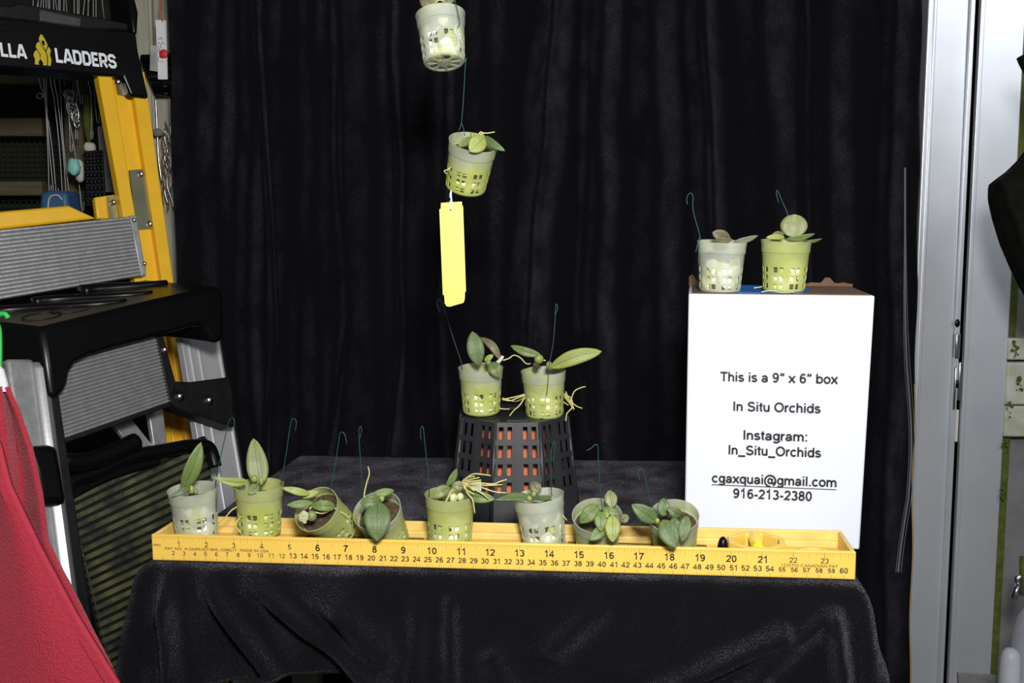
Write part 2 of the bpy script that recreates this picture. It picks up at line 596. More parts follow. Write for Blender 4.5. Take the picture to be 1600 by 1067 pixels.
def put_text(mb, body, c, ux, uy, width=None, height=None, align=.5, bold=0.0):
    """letters as a thin flat print: c is the baseline point, ux right, uy up (unit vectors)"""
    vs, fs = text_mesh(body, bold)
    if not vs:
        return
    x0, x1 = min(v.x for v in vs), max(v.x for v in vs)
    y1 = max(v.y for v in vs)
    sy = height / .73 if height else width / (x1 - x0)
    sx = width / (x1 - x0) if width else sy
    mb.add([c + ux * ((v.x - x0 - (x1 - x0) * align) * sx) + uy * (v.y * sy) for v in vs], fs)


def interp(tab, x):
    if x <= tab[0][0]:
        return tab[0][1]
    for (a, b), (c, d) in zip(tab, tab[1:]):
        if x <= c:
            return b + (d - b) * (x - a) / (c - a)
    return tab[-1][1]


# ------------------------------------------------------------------ the level's frame and the table plane
LYAW, LROLL = -.11206, .00921
L0 = CAM + Vector((-.32153, .90996, -.27416))                       # front top left corner of the level
LU = Vector((math.cos(LROLL) * math.cos(LYAW), math.cos(LROLL) * math.sin(LYAW), math.sin(LROLL)))
LW = Vector((-math.sin(LYAW), math.cos(LYAW), 0))
LV = LU.cross(LW).normalized()
LH = .0242                                                          # height of the level lying on its side
LD = 2.45 * INCH
LLEN = 24 * INCH
LB = L0 - LV * LH                                                   # front bottom left


def L(i, j, k):                                                     # inches along, inches back, metres above table
    return LB + LU * (i * INCH) + LW * (j * INCH) + LV * k


def onT(x, y):
    return onplane(x, y, LB, LV)


# ================================================================== STRUCTURE
def struct(ob):
    ob['kind'] = 'structure'
    return ob


struct(MB().box((-2.6, -1.2, -.1), (2.6, 2.2, 0)).build('floor', M_FLOOR))
wb = struct(MB().box((-2.6, 1.86, 0), (2.6, 1.92, 2.6)).build('wall_back', M_DARKWALL))
for py0, py1 in ((112, 134), (186, 214), (284, 306), (30, 48)):     # weathered rails of the bench wall
    a, b = PY(-600, py0, 1.78), PY(70, py1, 1.78)
    MB().box((a.x, 1.76, b.z), (PY(74, py1, 1.78).x, 1.80, a.z)).build('wooden_rail', M_WOOD, wb, bevel=.003)
a, b = PY(-600, -68, 1.66), PY(268, -56, 1.66)
MB().box((a.x, 1.645, b.z), (b.x, 1.675, a.z)).build('hanging_bar', M_WOOD, wb, bevel=.003)
# green wire grid low behind the rails
g = MB()
for x in range(-8, 9):
    q = PY(20 + x * 9, 260, 1.82)
    g.tube([(q.x, 1.82, q.z - .22), (q.x, 1.82, q.z + .06)], .0009, 4)
for k in range(16):
    q = PY(20, 225 + k * 8, 1.82)
    g.tube([(q.x - .12, 1.82, q.z), (q.x + .10, 1.82, q.z)], .0009, 4)
go = g.build('wire_grid', mat('green_grid', (.012, .02, .006), .8), wb)
go['kind'] = 'stuff'
# pale post at the left of the curtain
a, b = PY(206, 0, 1.62), PY(276, 0, 1.62)
pp = MB()
for k, (x0, x1, dy) in enumerate(((206, 232, 0), (232, 238, -.006), (238, 258, 0), (258, 262, -.006), (262, 282, .003))):
    pp.box((PY(x0, 0, 1.62).x, 1.62 + dy, 0), (PY(x1, 0, 1.62).x, 1.68, 2.3))
struct(pp.build('trim_1', M_PALE, bevel=.002))

# door frame at the right: two aluminium uprights with a dark slot between them
YP = 1.56


def postbox(mb, px0, px1, y0, y1, z0=0, z1=2.3):
    # edges are true verticals: px taken at the middle of the picture height
    x0, x1 = PY(px0, 533, YP).x, PY(px1, 533, YP).x
    mb.box((x0, y0, z0), (x1, y1, z1))
    return mb


d1 = struct(postbox(MB(), 1428, 1490, YP, YP + .05).build('trim_2', M_ALUP, bevel=.002))
postbox(MB(), 1436, 1441, YP - .003, YP + .002).build('edge_bead', M_ALUP, d1, bevel=.001)
postbox(MB(), 1490, 1497, YP - .006, YP + .05).build('lip', M_ALUP, d1, bevel=.001)
struct(postbox(MB(), 1494, 1506, YP + .03, YP + .06).build('trim_3', M_BLACKM))
d2 = struct(postbox(MB(), 1505, 1576, YP, YP + .05).build('door_1', M_ALUP, bevel=.002))
postbox(MB(), 1505, 1512, YP - .006, YP + .05).build('lip', M_ALUP, d2, bevel=.001)
# latch in the slot
lt = MB()
for x0, x1, y0, y1 in ((1490, 1500, 520, 560), (1487, 1494, 572, 640), (1494, 1502, 565, 625)):
    q0, q1 = PY(x0, y1, YP - .003), PY(x1, y0, YP - .003)
    lt.box((q0.x, YP - .008, q0.z), (q1.x, YP + .03, q1.z))
lt.build('latch_plate', M_STEEL, d1, bevel=.002)
lt = MB()
q0, q1 = PY(1489, 690, YP), PY(1498, 640, YP)
lt.box((q0.x, YP - .002, q0.z), (q1.x, YP + .03, q1.z))
lt.build('latch_bolt', M_CREAM, d1, bevel=.001)
lt = MB()
for yy in (505, 540, 600):
    lt.ball(PY(1496, yy, YP - .006), .004, (1, .5, 1.6), 8, 5)
lt.build('latch_screw', M_BLACK, d1, smooth=True)
# panel of the door, with mossy cross rails
XR = PY(1574, 533, YP).x
wr = struct(MB().box((XR, YP + .03, 0), (2.6, YP + .05, 2.3)).build('wall_right', M_GREYP))
MB().box((XR, YP + .012, 0), (XR + .018, YP + .032, 2.3)).build('gasket', M_MOSS, wr)
for y0, y1, m in ((528, 562, M_FRAMEW), (566, 632, M_FRAMEW), (634, 682, M_FRAMEW)):
    q0, q1 = PY(1580, y1, YP), PY(1580, y0, YP)
    MB().box((XR, YP - .004, q0.z), (2.0, YP + .04, q1.z)).build('cross_rail', m, wr, bevel=.003)
ms = MB()
for k in range(60):
    px, py = random.choice(((1584, 535), (1594, 600), (1578, 640), (1570, 700), (1586, 545), (1569, 770)))
    ms.ball(PY(px + random.uniform(-5, 5), py + random.uniform(-14, 14), YP - .006), random.uniform(.001, .003), seg=5, rings=3)
mo = ms.build('moss_tuft', M_MOSS, wr)
mo['kind'] = 'stuff'

# ================================================================== CURTAIN
YC = 1.47
RIDGES = [  # (px at y=0, px at y=500, px at y=1000, width, amplitude)
    (290, 296, 300, 20, .016), (344, 336, 372, 26, .028), (396, 388, 420, 18, .022), (440, 446, 438, 20, .018), (484, 498, 486, 22, .024),
    (583, 588, 600, 40, .036), (672, 664, 690, 30, .028), (755, 758, 760, 24, .024), (868, 828, 836, 22, .028), (944, 926, 950, 22, .030),
    (1022, 1030, 1020, 28, .028), (1092, 1112, 1130, 18, .026), (1192, 1210, 1200, 34, .030), (1290, 1296, 1282, 26, .024), (1398, 1392, 1380, 16, .022),
    (401, 428, 400, 4, .010), (1104, 1124, 1150, 4, .008), (612, 626, 598, 5, .010), (860, 822, 838, 5, .009), (922, 908, 930, 5, .008), (520, 545, 470, 6, .008),
    (700, 688, 700, 6, .006), (1255, 1262, 1240, 7, .006)]


def curtain_disp(px, py):
    s = 0
    t = py / 500
    for a, b, c, wd, am in RIDGES:
        x = a + (b - a) * t if t < 1 else b + (c - b) * (t - 1)
        x += 9 * noise.noise(Vector((a * .37, py * .006, 1.3)))
        k = .6 + .55 * (noise.noise(Vector((a * .71, py * .004, 7.7))) + .5)
        s += 1.2 * am * k * math.exp(-((px - x) / wd) ** 2)
    s += .006 * noise.noise(Vector((px * .02, py * .008, 3)))
    return s


rows = []
NX, NY = 420, 130
for i in range(NY + 1):
    py = -260 + (1420 + 260) * i / NY
    xl = 263 + .032 * py + 2 * math.sin(py * .02)
    xr = 1440 - .017 * py + 1.5 * math.sin(py * .031)
    row = []
    for j in range(NX + 1):
        px = xl + (xr - xl) * j / NX
        y = YC - curtain_disp(px, py)
        row.append(PY(px, py, y))
    rows.append(row)
cu = MB().grid(rows).build('curtain', M_VELVET, smooth=True, solid=.002)
tag(cu, 'black velvet curtain hanging in folds behind the orchids', 'curtain')
# selvage stripe and gold threads on the right edge
for off, wd, m, nm in ((0, 2.6, M_SELV, 'selvage_stripe'), (4.5, .8, M_SELV, 'selvage_thread'), (-3.5, .7, M_SELV, 'selvage_thread')):
    l, r = [], []
    for k in range(40):
        py = 262 + k * 16.2
        x = 1414 + off * min(1, max(.2, (py - 300) / 260)) + 10 * math.exp(-((py - 690) / 110.0) ** 2) - .10 * max(0, py - 780)
        l.append(PY(x - wd / 2, py, YC - curtain_disp(x, py) - .004))
        r.append(PY(x + wd / 2, py, YC - curtain_disp(x, py) - .004))
    MB().grid([l, r]).build(nm, m, cu, solid=.001)
gt = []
for k in range(30):
    py = 600 + k * 17
    gt.append(PY(1440 - .017 * py + 1.5 * math.sin(py * .031) - .8, py, YC - curtain_disp(1430, py) - .003))
MB().tube(gt, .0007, 4).build('gold_thread', M_GOLD, cu)

# ================================================================== TABLE AND CLOTH
TD = (onT(720, 712) - LB).dot(LW)                                   # depth of the table top
TW = 24.1 * INCH
TO = LB + LU * (-.1 * INCH) - LW * .006                             # front left corner of the cloth top
HEM = [(120, 1120), (190, 1112), (300, 1088), (400, 1062), (480, 1053), (575, 1046), (650, 1056), (740, 1066), (900, 1068), (1000, 1066),
       (1080, 1066), (1130, 1057), (1170, 1053), (1220, 1059), (1270, 1078), (1340, 1110), (1400, 1125)]
CRIDGE = [  # (x0,y0,x1,y1,width,amp) folds in the front drop
    (285, 895, 300, 1067, 14, .016), (345, 900, 480, 1080, 12, .013), (420, 905, 660, 1080, 14, .012), (500, 890, 640, 1010, 22, .010), (735, 930, 740, 1080, 10, .007),
    (800, 1010, 830, 1080, 18, .008), (1010, 1075, 1225, 960, 16, .013), (1150, 1060, 1290, 930, 14, .010), (1300, 930, 1318, 1080, 9, .014), (560, 890, 620, 1067, 30, .008),
    (890, 1000, 960, 930, 20, .007), (690, 900, 680, 1067, 16, .006), (1180, 1060, 1200, 1030, 12, .008)]


def seg_dist(x, y, a):
    x0, y0, x1, y1 = a[:4]
    dx, dy = x1 - x0, y1 - y0
    t = ((x - x0) * dx + (y - y0) * dy) / (dx * dx + dy * dy)
    f = 1 if 0 <= t <= 1 else math.exp(-((min(abs(t), abs(t - 1))) * 5) ** 2)
    t = max(0, min(1, t))
    return math.hypot(x - x0 - t * dx, y - y0 - t * dy), f


def cloth_point(a, b):
    ca, cb = max(0, min(TW, a)), max(0, min(TD, b))
    ex, ey = a - ca, b - cb
    h = math.hypot(ex, ey)
    base = TO + LU * ca + LW * cb + LV * (-.0018 + .0006 * noise.noise(Vector((a * 25, b * 25, 0))))
    # rounded back corners
    if h < 1e-6:
        return base
    d = (LU * ex + LW * ey) / h
    corner = abs(ex * ey) / (h * h) * 2
    px = 243 + a / TW * 1093
    if ey < 0:
        drop_px = interp(HEM, px) - 892
        hmax = drop_px / F_PX * .89 / .97
        h *= hmax / .13
    py = 892 + h * 1780
    out = .010 * (1 - math.exp(-h / .008)) + h * ((.10 if ey < 0 else .03) + .12 * corner)
    if ey < 0:
        for r in CRIDGE:
            ds, f = seg_dist(px, py, r)
            out += 1.5 * r[5] * f * math.exp(-(ds / r[4]) ** 2) * min(1, h / .03)
        out += .004 * noise.noise(Vector((a * 30, h * 20, 2))) * min(1, h / .02)
    elif abs(ex) > 0:
        out += .008 * math.sin(b * 45 + 1) * min(1, h / .05)
    return base + d * out - Vector((0, 0, 1)) * (max(0, h - .004) * .97 + .004 * (1 - math.exp(-h / .004)))


def axis(lo, mid, hi, n0, n1, n2):
    s = [lo + (0 - lo) * i / n0 for i in range(n0)]
    s += [mid * i / n1 for i in range(n1)]
    s += [mid + (hi - mid) * i / n2 for i in range(n2 + 1)]
    return s


aa = axis(-.13, TW, TW + .13, 20, 180, 20)
bb = axis(-.13, TD, TD + .15, 44, 40, 10)
cl = MB().grid([[cloth_point(a, b) for a in aa] for b in bb]).build('tablecloth', M_VELVET2, smooth=True, solid=.0015)
tag(cl, 'black velvet cloth draped over the table under the yellow level', 'cloth')
hem = [cloth_point(a, -.13) for a in aa]
MB().tube(hem, .0016, 5).build('hem', M_VELVET2, cl)
tb = empty('display_table', TO + LU * TW / 2 + LW * TD / 2 - Vector((0, 0, TO.z)))
tag(tb, 'small table hidden beneath the black velvet cloth, legs barely showing', 'table')
tm = MB()
a0, a1, b0, b1 = .012, TW - .012, .012, TD - .012
top = [TO + LU * x + LW * y - LV * .004 for x, y in ((a0, b0), (a1, b0), (a1, b1), (a0, b1))]
tm.prism(top, -LV * .025)
tm.build('table_top', M_BLACKM, tb, bevel=.004)
for k, (pxc, jj) in enumerate(((425, .10), (598, .10), (560, .36), (1150, .36), (1150, .10))):
    base = onT(pxc, 880)
    s = (base - TO).dot(LU)
    c = TO + LU * s + LW * jj
    wd = .013 if pxc == 425 else .010
    if pxc == 425:
        MB().box((c.x - wd, c.y - wd, 0), (c.x + wd, c.y + wd, c.z - .026)).build('leg', M_POSTG, tb, bevel=.002)
    else:
        MB().tube([(c.x, c.y, 0), (c.x, c.y, c.z - .026)], wd, 12).build('leg', M_LEG, tb, smooth=True)

# ================================================================== LEVEL
lv = empty('spirit_level', LB)
tag(lv, 'long yellow plastic spirit level with inch and centimetre ruler, lying on black velvet', 'level')


def lbox(mb, i0, i1, j0, j1, k0, k1):
    c = [(i0, j0), (i1, j0), (i1, j1), (i0, j1)]
    mb.hexa([L(i, j, k0) for i, j in c], [L(i, j, k1) for i, j in c])
    return mb


lbox(MB(), 0, 24, 0, .14, 0, LH).build('front_flange', M_LEVEL, lv, bevel=.0012)
lbox(MB(), 0, 24, 2.31, 2.45, 0, LH).build('rear_flange', M_LEVEL_DIRTY, lv, bevel=.0012)
for i0 in (0.005, 23.855):
    lbox(MB(), i0, i0 + .14, .13, 2.32, .0002, LH - .0003).build('end_cap', M_LEVEL_DIRTY, lv, bevel=.001)
for i0, i1 in ((.14, 4.95), (9.3, 14.5), (19.35, 23.86)):           # the tipped pots sit down in the openings between
    lbox(MB(), i0, i1, .13, 2.32, .005, .0095).build('web', M_LEVEL_DIRTY, lv)
lbox(MB(), .14, 23.86, 2.12, 2.32, .009, .0165).build('rear_ledge', M_LEVEL_DIRTY, lv, bevel=.002)
for i0, i1 in ((2.3, 2.9), (4.0, 4.6), (11.65, 12.9), (22.3, 23.4)):
    lbox(MB(), i0, i1, 1.5, 1.62, .009, .0135).build('stiffener', M_LEVEL_DIRTY, lv, bevel=.0015)
# vial housing: octagonal collar with a dark opening and a yellow vial
vh = MB()
n8 = 8
ci, cj = 20.95, 1.15
for k in range(n8):
    a0, a1 = PI / 8 + 2 * PI * k / n8, PI / 8 + 2 * PI * (k + 1) / n8
    q = []
    for rr in (1.0, .78):
        for a in (a0, a1):
            q.append((ci + 1.02 * rr * math.cos(a), cj + 1.0 * rr * math.sin(a)))
    q = [q[0], q[1], q[3], q[2]]
    vh.hexa([L(i, j, .0095) for i, j in q], [L(i, j, .0235) for i, j in q])
vh.build('vial_housing', M_LEVEL, lv, bevel=.0008)
vv = MB()
vv.prism([L(ci + .74 * math.cos(2 * PI * k / 16), cj + .7 * math.sin(2 * PI * k / 16), .0106) for k in range(16)], LV * .0004)
vv.build('vial_opening', M_BLACKM, lv)
MB().tube([L(ci, cj - .78, .0205), L(ci, cj + .78, .0205)], .0048, 14).build('vial', mat('vial_yellow', (.72, .62, .03), .12, coat=.8), lv, smooth=True)
vr = MB()
for k in range(5):
    j = cj - .1 + k * .16
    vr.tube([L(ci, j, .0205), L(ci, j + .05, .0205)], .0054, 14)
vr.build('vial_rings', M_LEVEL, lv, smooth=True)
MB().ball(L(19.78, .55, .0205), .0062, (.75, .75, 1.6), 12, 8).build('end_vial_plug', M_BLACK, lv, smooth=True)
MB().ball(L(22.75, 1.3, .0115), .008, (1.8, .8, .75), 12, 8).build('moulding_bump', M_LEVEL_DIRTY, lv, smooth=True)
# ruler print
rp = MB()
FN = -LW
front = FN * .00025


def tick(i, k0, k1, wmm=.16):
    hw = wmm / 2000
    c = [L(i, 0, k0) + front, L(i, 0, k1) + front]
    rp.add([c[0] - LU * hw, c[0] + LU * hw, c[1] + LU * hw, c[1] - LU * hw], [(0, 1, 2, 3)])


for k in range(1, 24 * 16):
    ln = .0062 if k % 16 == 0 else (.0048 if k % 8 == 0 else (.0036 if k % 4 == 0 else (.0028 if k % 2 == 0 else .002)))
    tick(k / 16, LH - .0012 - ln, LH - .0012, .28 if k % 16 == 0 else .17)
for k in range(5, 61 * 5):
    if k * .2 > 60.4:
        break
    ln = .0034 if k % 5 == 0 else .0017
    tick(k * .2 / 2.54, .0006, .0006 + ln, .24 if k % 5 == 0 else .15)
for i in range(1, 24):
    big = 6 <= i <= 21
    h = .0058 if big else .0045
    c = L(i, 0, .0128 if big else .0135) + front
    put_strokes(rp, str(i), c, LU, LV, height=h, wd=.135 if big else .10)
for c_ in range(2, 61):
    i = c_ / 2.54
    h = .0046 if 13 <= c_ <= 54 or c_ == 60 else .0038
    put_strokes(rp, str(c_), L(i, 0, .0056) + front, LU, LV, height=h, wd=.125 if c_ > 12 else .10)
put_text(rp, 'PAT NO. 4125490,4571845, 5588217  MADE IN USA', L(.5, 0, .0104) + front, LU, LV, width=3.75 * INCH, height=.0026, align=0)
put_text(rp, '1232753 CANADIAN PAT', L(21.65, 0, .0101) + front, LU, LV, width=1.78 * INCH, height=.0026, align=0)
put_text(rp, '64ths', L(.07, 0, .0135) + front, LU, LV, width=.27 * INCH, height=.0026, align=0)
rp.build('ruler_print', M_INK, lv)

# ================================================================== BOX
BBR, BBL = onT(1343, 859), None
bu = (LU - LU.z * Vector((0, 0, 1)))
bu = Vector((math.cos(math.radians(-9)), math.sin(math.radians(-9)), 0))
bwid = .0
dR = depth_of(BBR)
BTR = P(1367, 462, dR - .0225)
BTL = P(1076, 459, depth_of(BTR) + .027)
BBL = onT(1066, 838)
BBL = BBR + (BTL - BTR) * .965 + Vector((0, 0, (BBL - BBR).z))
BBL.z = (LB + LU * (BBL - LB).dot(LU)).z
BN = (BTR - BTL).cross(BBR - BTR).normalized()
if BN.y > 0:
    BN = -BN
BACK = -BN * .140
BACK.z = 0
bx = empty('shipping_box', (BBL + BBR) / 2)
tag(bx, 'white upright cardboard box printed with black lettering, standing behind the level', 'box')
h8 = MB()
h8.hexa([BBL, BBR, BBR + BACK, BBL + BACK], [BTL, BTR, BTR + BACK, BTL + BACK])
h8.build('carton', M_WHITE, bx, bevel=.0015)
up = (BTL - BBL).normalized()
bux = (BTR - BTL).normalized()
# torn brown cardboard top
tp = MB()
ins = .003
c4 = [BTL + bux * ins - BN * ins, BTR - bux * ins - BN * ins, BTR - bux * ins + BACK * .93, BTL + bux * ins + BACK * .93]
tp.prism([p + up * .0001 for p in c4], up * .0007)
tp.build('brown_flap', M_KRAFT, bx)
for e in range(2):
    tr = MB()
    s0, s1 = (0, .22) if e == 0 else (.62, 1)
    lo, hi = [], []
    for k in range(15):
        t = s0 + (s1 - s0) * k / 14
        p = (BTL + BACK * .95).lerp(BTR + BACK * .95, t)
        z = .003 + .005 * abs(noise.noise(Vector((t * 30, e, 0)))) + (.006 if (e == 0 and k < 3) or (e == 1 and k in (8, 9)) else 0)
        lo.append(p)
        hi.append(p + up * z)
    tr.grid([lo, hi])
    tr.build('torn_edge', M_KRAFT, bx, solid=.003)
tp = MB()
q0, q1 = .27, .66
c4 = [BTL.lerp(BTR, q0) - BN * .006, BTL.lerp(BTR, .62) - BN * .006, BTL.lerp(BTR, .72) + BACK * .6, BTL.lerp(BTR, .66) + BACK * .92, BTL.lerp(BTR, .30) + BACK * .92]
tp.prism([p + up * .0009 for p in c4], up * .0003)
tp.build('blue_tape', M_TAPE, bx)
bt = MB()
for s, xc, yb, wpx in (('This is a 9\u201d x 6\u201d box', 1216.5, 597.5, 179), ('In Situ Orchids', 1213.5, 643.5, 133), ('Instagram:', 1211, 688, 97), ('In_Situ_Orchids', 1210, 712, 141),
                       ('cgaxquai@gmail.com', 1208.5, 757, 190), ('916-213-2380', 1206.5, 780, 120)):
    c = onplane(xc, yb, BTL, BN) + BN * .0007
    px_m = depth_of(c) / F_PX
    put_strokes(bt, s, c, bux, up, width=wpx * px_m / bux.dot(CR) * .985, height=15.0 * px_m, wd=.142)
c = onplane(1208.5, 760.8, BTL, BN) + BN * .0007
px_m = depth_of(c) / F_PX
bt.add([c + bux * sx * 95 * px_m + up * sy * .6 * px_m for sx, sy in ((-1, -1), (1, -1), (1, 1), (-1, 1))], [(0, 1, 2, 3)])
bt.build('box_print', M_INKBOX, bx)

# ================================================================== BASKET WITH CLAY POT
bc = onT(774, 823)
BR0, BR1, BHT = .0700, .0575, .1012
bkc = bc + Vector((.018, BR0 * math.cos(PI / 8), .0008))
bk = empty('mesh_basket', bkc)
tag(bk, 'upside-down black plastic mesh basket with slotted sides, two orchids on top', 'basket')
rowsf = [0, .043, .166, .22, .344, .40, .515, .577, .687, .755, .865, 1.0]
colsf = [0, .075, .19, .27, .385, .52 + .03, .615, .73, .81, .925, 1.0]
colsf = [0, .09, .19, .28, .38, .62, .72, .81, .91, 1.0]
ROT = math.radians(4)
for k in range(8):
    a0 = -PI / 2 - PI / 8 + 2 * PI * k / 8 + ROT
    a1 = a0 + 2 * PI / 8
    fm = MB()
    pts = []
    for t in rowsf:
        rr = BR1 + (BR0 - BR1) * t
        z = BHT * (1 - t)
        p0 = bkc + Vector((rr * math.cos(a0), rr * math.sin(a0), z))
        p1 = bkc + Vector((rr * math.cos(a1), rr * math.sin(a1), z))
        pts.append([p0.lerp(p1, c) for c in colsf])
    R_, C_ = len(rowsf), len(colsf)
    fs = []
    for i in range(R_ - 1):
        for j in range(C_ - 1):
            if i in (1, 3, 5, 7, 9) and j in (1, 3, 5, 7) and not (i == 9 and True):
                continue
            fs.append((i * C_ + j, i * C_ + j + 1, (i + 1) * C_ + j + 1, (i + 1) * C_ + j))
    fm.add([p for r in pts for p in r], fs)
    fm.build('side_panel', M_BASKET, bk, solid=.0018)
    # proud corner rib and wide middle bar
    rb = MB()
    p0, p1 = pts[0][0], pts[-1][0]
    rb.tube([p0, p1], .0022, 6)
    rb.build('corner_rib', M_BASKET, bk, smooth=True)
    rb = MB()
    nn = Vector((math.cos((a0 + a1) / 2), math.sin((a0 + a1) / 2), 0))
    m0, m1 = pts[0][0].lerp(pts[0][-1], .44), pts[0][0].lerp(pts[0][-1], .56)
    m2, m3 = pts[-1][0].lerp(pts[-1][-1], .44), pts[-1][0].lerp(pts[-1][-1], .56)
    rb.hexa([m0, m1, m3, m2], [p + nn * .002 for p in (m0, m1, m3, m2)])
    rb.build('middle_bar', M_BASKET, bk)
    for i in (2, 4, 6, 8):
        rb = MB()
        q = [pts[i][0], pts[i][-1], pts[i + 1][-1], pts[i + 1][0]]
        rb.hexa(q, [p + nn * .0016 for p in q])
        rb.build('cross_bar', M_BASKET, bk)
tpz = MB()
oct_ = [bkc + Vector((BR1 * math.cos(-PI / 2 - PI / 8 + PI / 4 * k + ROT), BR1 * math.sin(-PI / 2 - PI / 8 + PI / 4 * k + ROT), BHT)) for k in range(8)]
tpz.prism(oct_, Vector((0, 0, -.002)))
tpz.build('base_plate', M_BASKET, bk, bevel=.0006)
for k in range(8):
    a = -PI / 2 + PI / 4 * k + ROT
    d, e = Vector((math.cos(a), math.sin(a), 0)), Vector((-math.sin(a), math.cos(a), 0))
    rb = MB()
    q = [bkc + Vector((0, 0, BHT)) + d * r_ + e * s_ for r_, s_ in ((.026, -.004), (.046, -.010), (.046, .010), (.026, .004))]
    rb.prism(q, Vector((0, 0, .0009)))
    rb.build('base_rib', M_BASKET, bk)
st = MB()
q = [onplane(x, y, bkc + Vector((0, -.064, .05)), Vector((.25, -1, .12)).normalized()) for x, y in ((736, 770), (752, 768), (751, 752), (737, 754))]
st.prism(q, Vector((0, .0008, 0)))
so = st.build('barcode_sticker', M_LOGO_W, bk)
st2 = MB()
for k in range(7):
    t = .08 + k * .13
    lo_, hi_ = q[0].lerp(q[1], t), q[3].lerp(q[2], t)
    e = (q[1] - q[0]) * .05
    st2.add([lo_ + Vector((0, -.0003, 0)), lo_ + e + Vector((0, -.0003, 0)), hi_ + e + Vector((0, -.0003, 0)), hi_ + Vector((0, -.0003, 0))], [(0, 1, 2, 3)])
st2.build('barcode', M_INK, so)
tc_ = MB()
prof = [(.001, .090), (.036, .090), (.0375, .087), (.047, .022), (.051, .021), (.053, .001), (.049, .001), (.046, .02), (.034, .084)]
tc_.grid([[bkc + Vector((r * math.cos(2 * PI * k / 40), r * math.sin(2 * PI * k / 40), z)) for k in range(40)] for r, z in prof], True)
tco = tc_.build('clay_pot', M_TERRA, smooth=True, origin=bkc)
tag(tco, 'terracotta clay pot seen through the slots of the black basket', 'flower pot')

# ================================================================== ORCHIDS IN NET POTS
PR, PB, PH = .0218, .0187, .0465


def cup_mesh():
    bnd = []
    for k in range(8):
        o = k * 45
        bnd += [(o, 0), (o + 6, 0), (o + 12, 1), (o + 17.5, 1), (o + 23, 0), (o + 28, 1), (o + 33.5, 1), (o + 39, 0)]
    angs = [b[0] for b in bnd]
    hole = [b[1] for b in bnd]      # cell k runs from bound k to k+1
    zr = [(0, 0), (.035, 0), (.075, 1), (.175, 0), (.235, 1), (.335, 0), (.395, 1), (.50, 0), (.62, 0), (.77, 0), (.775, 0), (.90, 0), (1.0, 0)]
    m = MB()
    n = len(angs)
    rows = []
    for z, h_ in zr:
        r = PB + (PR - PB) * z
        if z >= .775:
            r += .0006
        if z == 0:
            r -= .0012
        if z == 1.0:
            r += .0004
        rows.append([Vector((r * math.cos(math.radians(a)), r * math.sin(math.radians(a)), z * PH)) for a in angs])
    fs = []
    for i in range(len(zr) - 1):
        for j in range(n):
            cell = hole[j] == 1 and hole[(j + 1) % n] in (0, 1) and (angs[j] % 45) in (12, 17.5, 28, 33.5)
            if zr[i][1] == 1 and cell:
                continue
            fs.append((i * n + j, i * n + (j + 1) % n, (i + 1) * n + (j + 1) % n, (i + 1) * n + j))
    m.add([p for r in rows for p in r], fs)
    # floor: centre disc, eight spokes and an outer ring
    rad = [PB - .0012, PB * .80, PB * .36, .0005]
    fr = [[Vector((r * math.cos(math.radians(a)), r * math.sin(math.radians(a)), 0)) for a in angs] for r in rad]
    fs = []
    for i in range(3):
        for j in range(n):
            if i == 1 and (angs[j] % 45) not in (0, 39):
                continue
            fs.append((i * n + j, i * n + (j + 1) % n, (i + 1) * n + (j + 1) % n, (i + 1) * n + j))
    m.add([p for r in fr for p in r], fs)
    me = bpy.data.meshes.new('net_cup')
    me.from_pydata([tuple(v) for v in m.v], [], m.f)
    bm = bmesh.new()
    bm.from_mesh(me)
    bmesh.ops.remove_doubles(bm, verts=bm.verts, dist=1e-5)
    bmesh.ops.recalc_face_normals(bm, faces=bm.faces)
    bm.to_mesh(me)
    bm.free()
    for p in me.polygons:
        p.use_smooth = True
    ob = bpy.data.objects.new('cup', me)
    COL.objects.link(ob)
    md = ob.modifiers.new('thickness', 'SOLIDIFY')
    md.thickness = .0008
    md.offset = -1
    dg = bpy.context.evaluated_depsgraph_get()
    out = bpy.data.meshes.new_from_object(ob.evaluated_get(dg))
    out.name = 'net_cup'
    bpy.data.objects.remove(ob)
    out.set_sharp_from_angle(angle=math.radians(28))
    return out


CUP = cup_mesh()
CUPS = {}
for nm, mm in (('clear', M_POTC), ('green', M_POTG), ('half', M_POTM)):
    c_ = CUP.copy()
    c_.materials.append(mm)
    CUPS[nm] = c_


def fill_mesh(seed, level):
    m = MB()
    rows = []
    for i in range(15):
        z = .002 + (level * PH - .002) * i / 14
        row = []
        for k in range(28):
            a = 2 * PI * k / 28
            r = (PB + (PR - PB) * z / PH) * (.83 + .16 * noise.noise(Vector((math.cos(a) * 2.6, math.sin(a) * 2.6, z * 150 + seed * 9.3))))
            r = min(r, (PB + (PR - PB) * z / PH) * .93)
            if i == 0:
                r *= .9
            row.append(Vector((r * math.cos(a), r * math.sin(a), z)))
        rows.append(row)
    m.grid(rows, True)
    m.f.append(list(range(28))[::-1])
    return m


def top_mesh(seed, level):
    m = MB()
    rows = []
    R0 = (PB + (PR - PB) * level) * .95
    for i in range(8):
        r = R0 * (1 - i / 7) + .0004
        rows.append([Vector((r * math.cos(2 * PI * k / 28), r * math.sin(2 * PI * k / 28),
                             level * PH + .0035 * noise.noise(Vector((r * 220 * math.cos(2 * PI * k / 28), r * 220 * math.sin(2 * PI * k / 28), seed * 3.1))) + .002 * (1 - r / R0))) for k in range(28)])
    m.grid(rows, True)
    return m


def local_basis(x, y):
    wv = -ray(x, y).normalized()
    upv = (CU - wv * CU.dot(wv)).normalized()
    return upv.cross(wv).normalized(), upv, wv


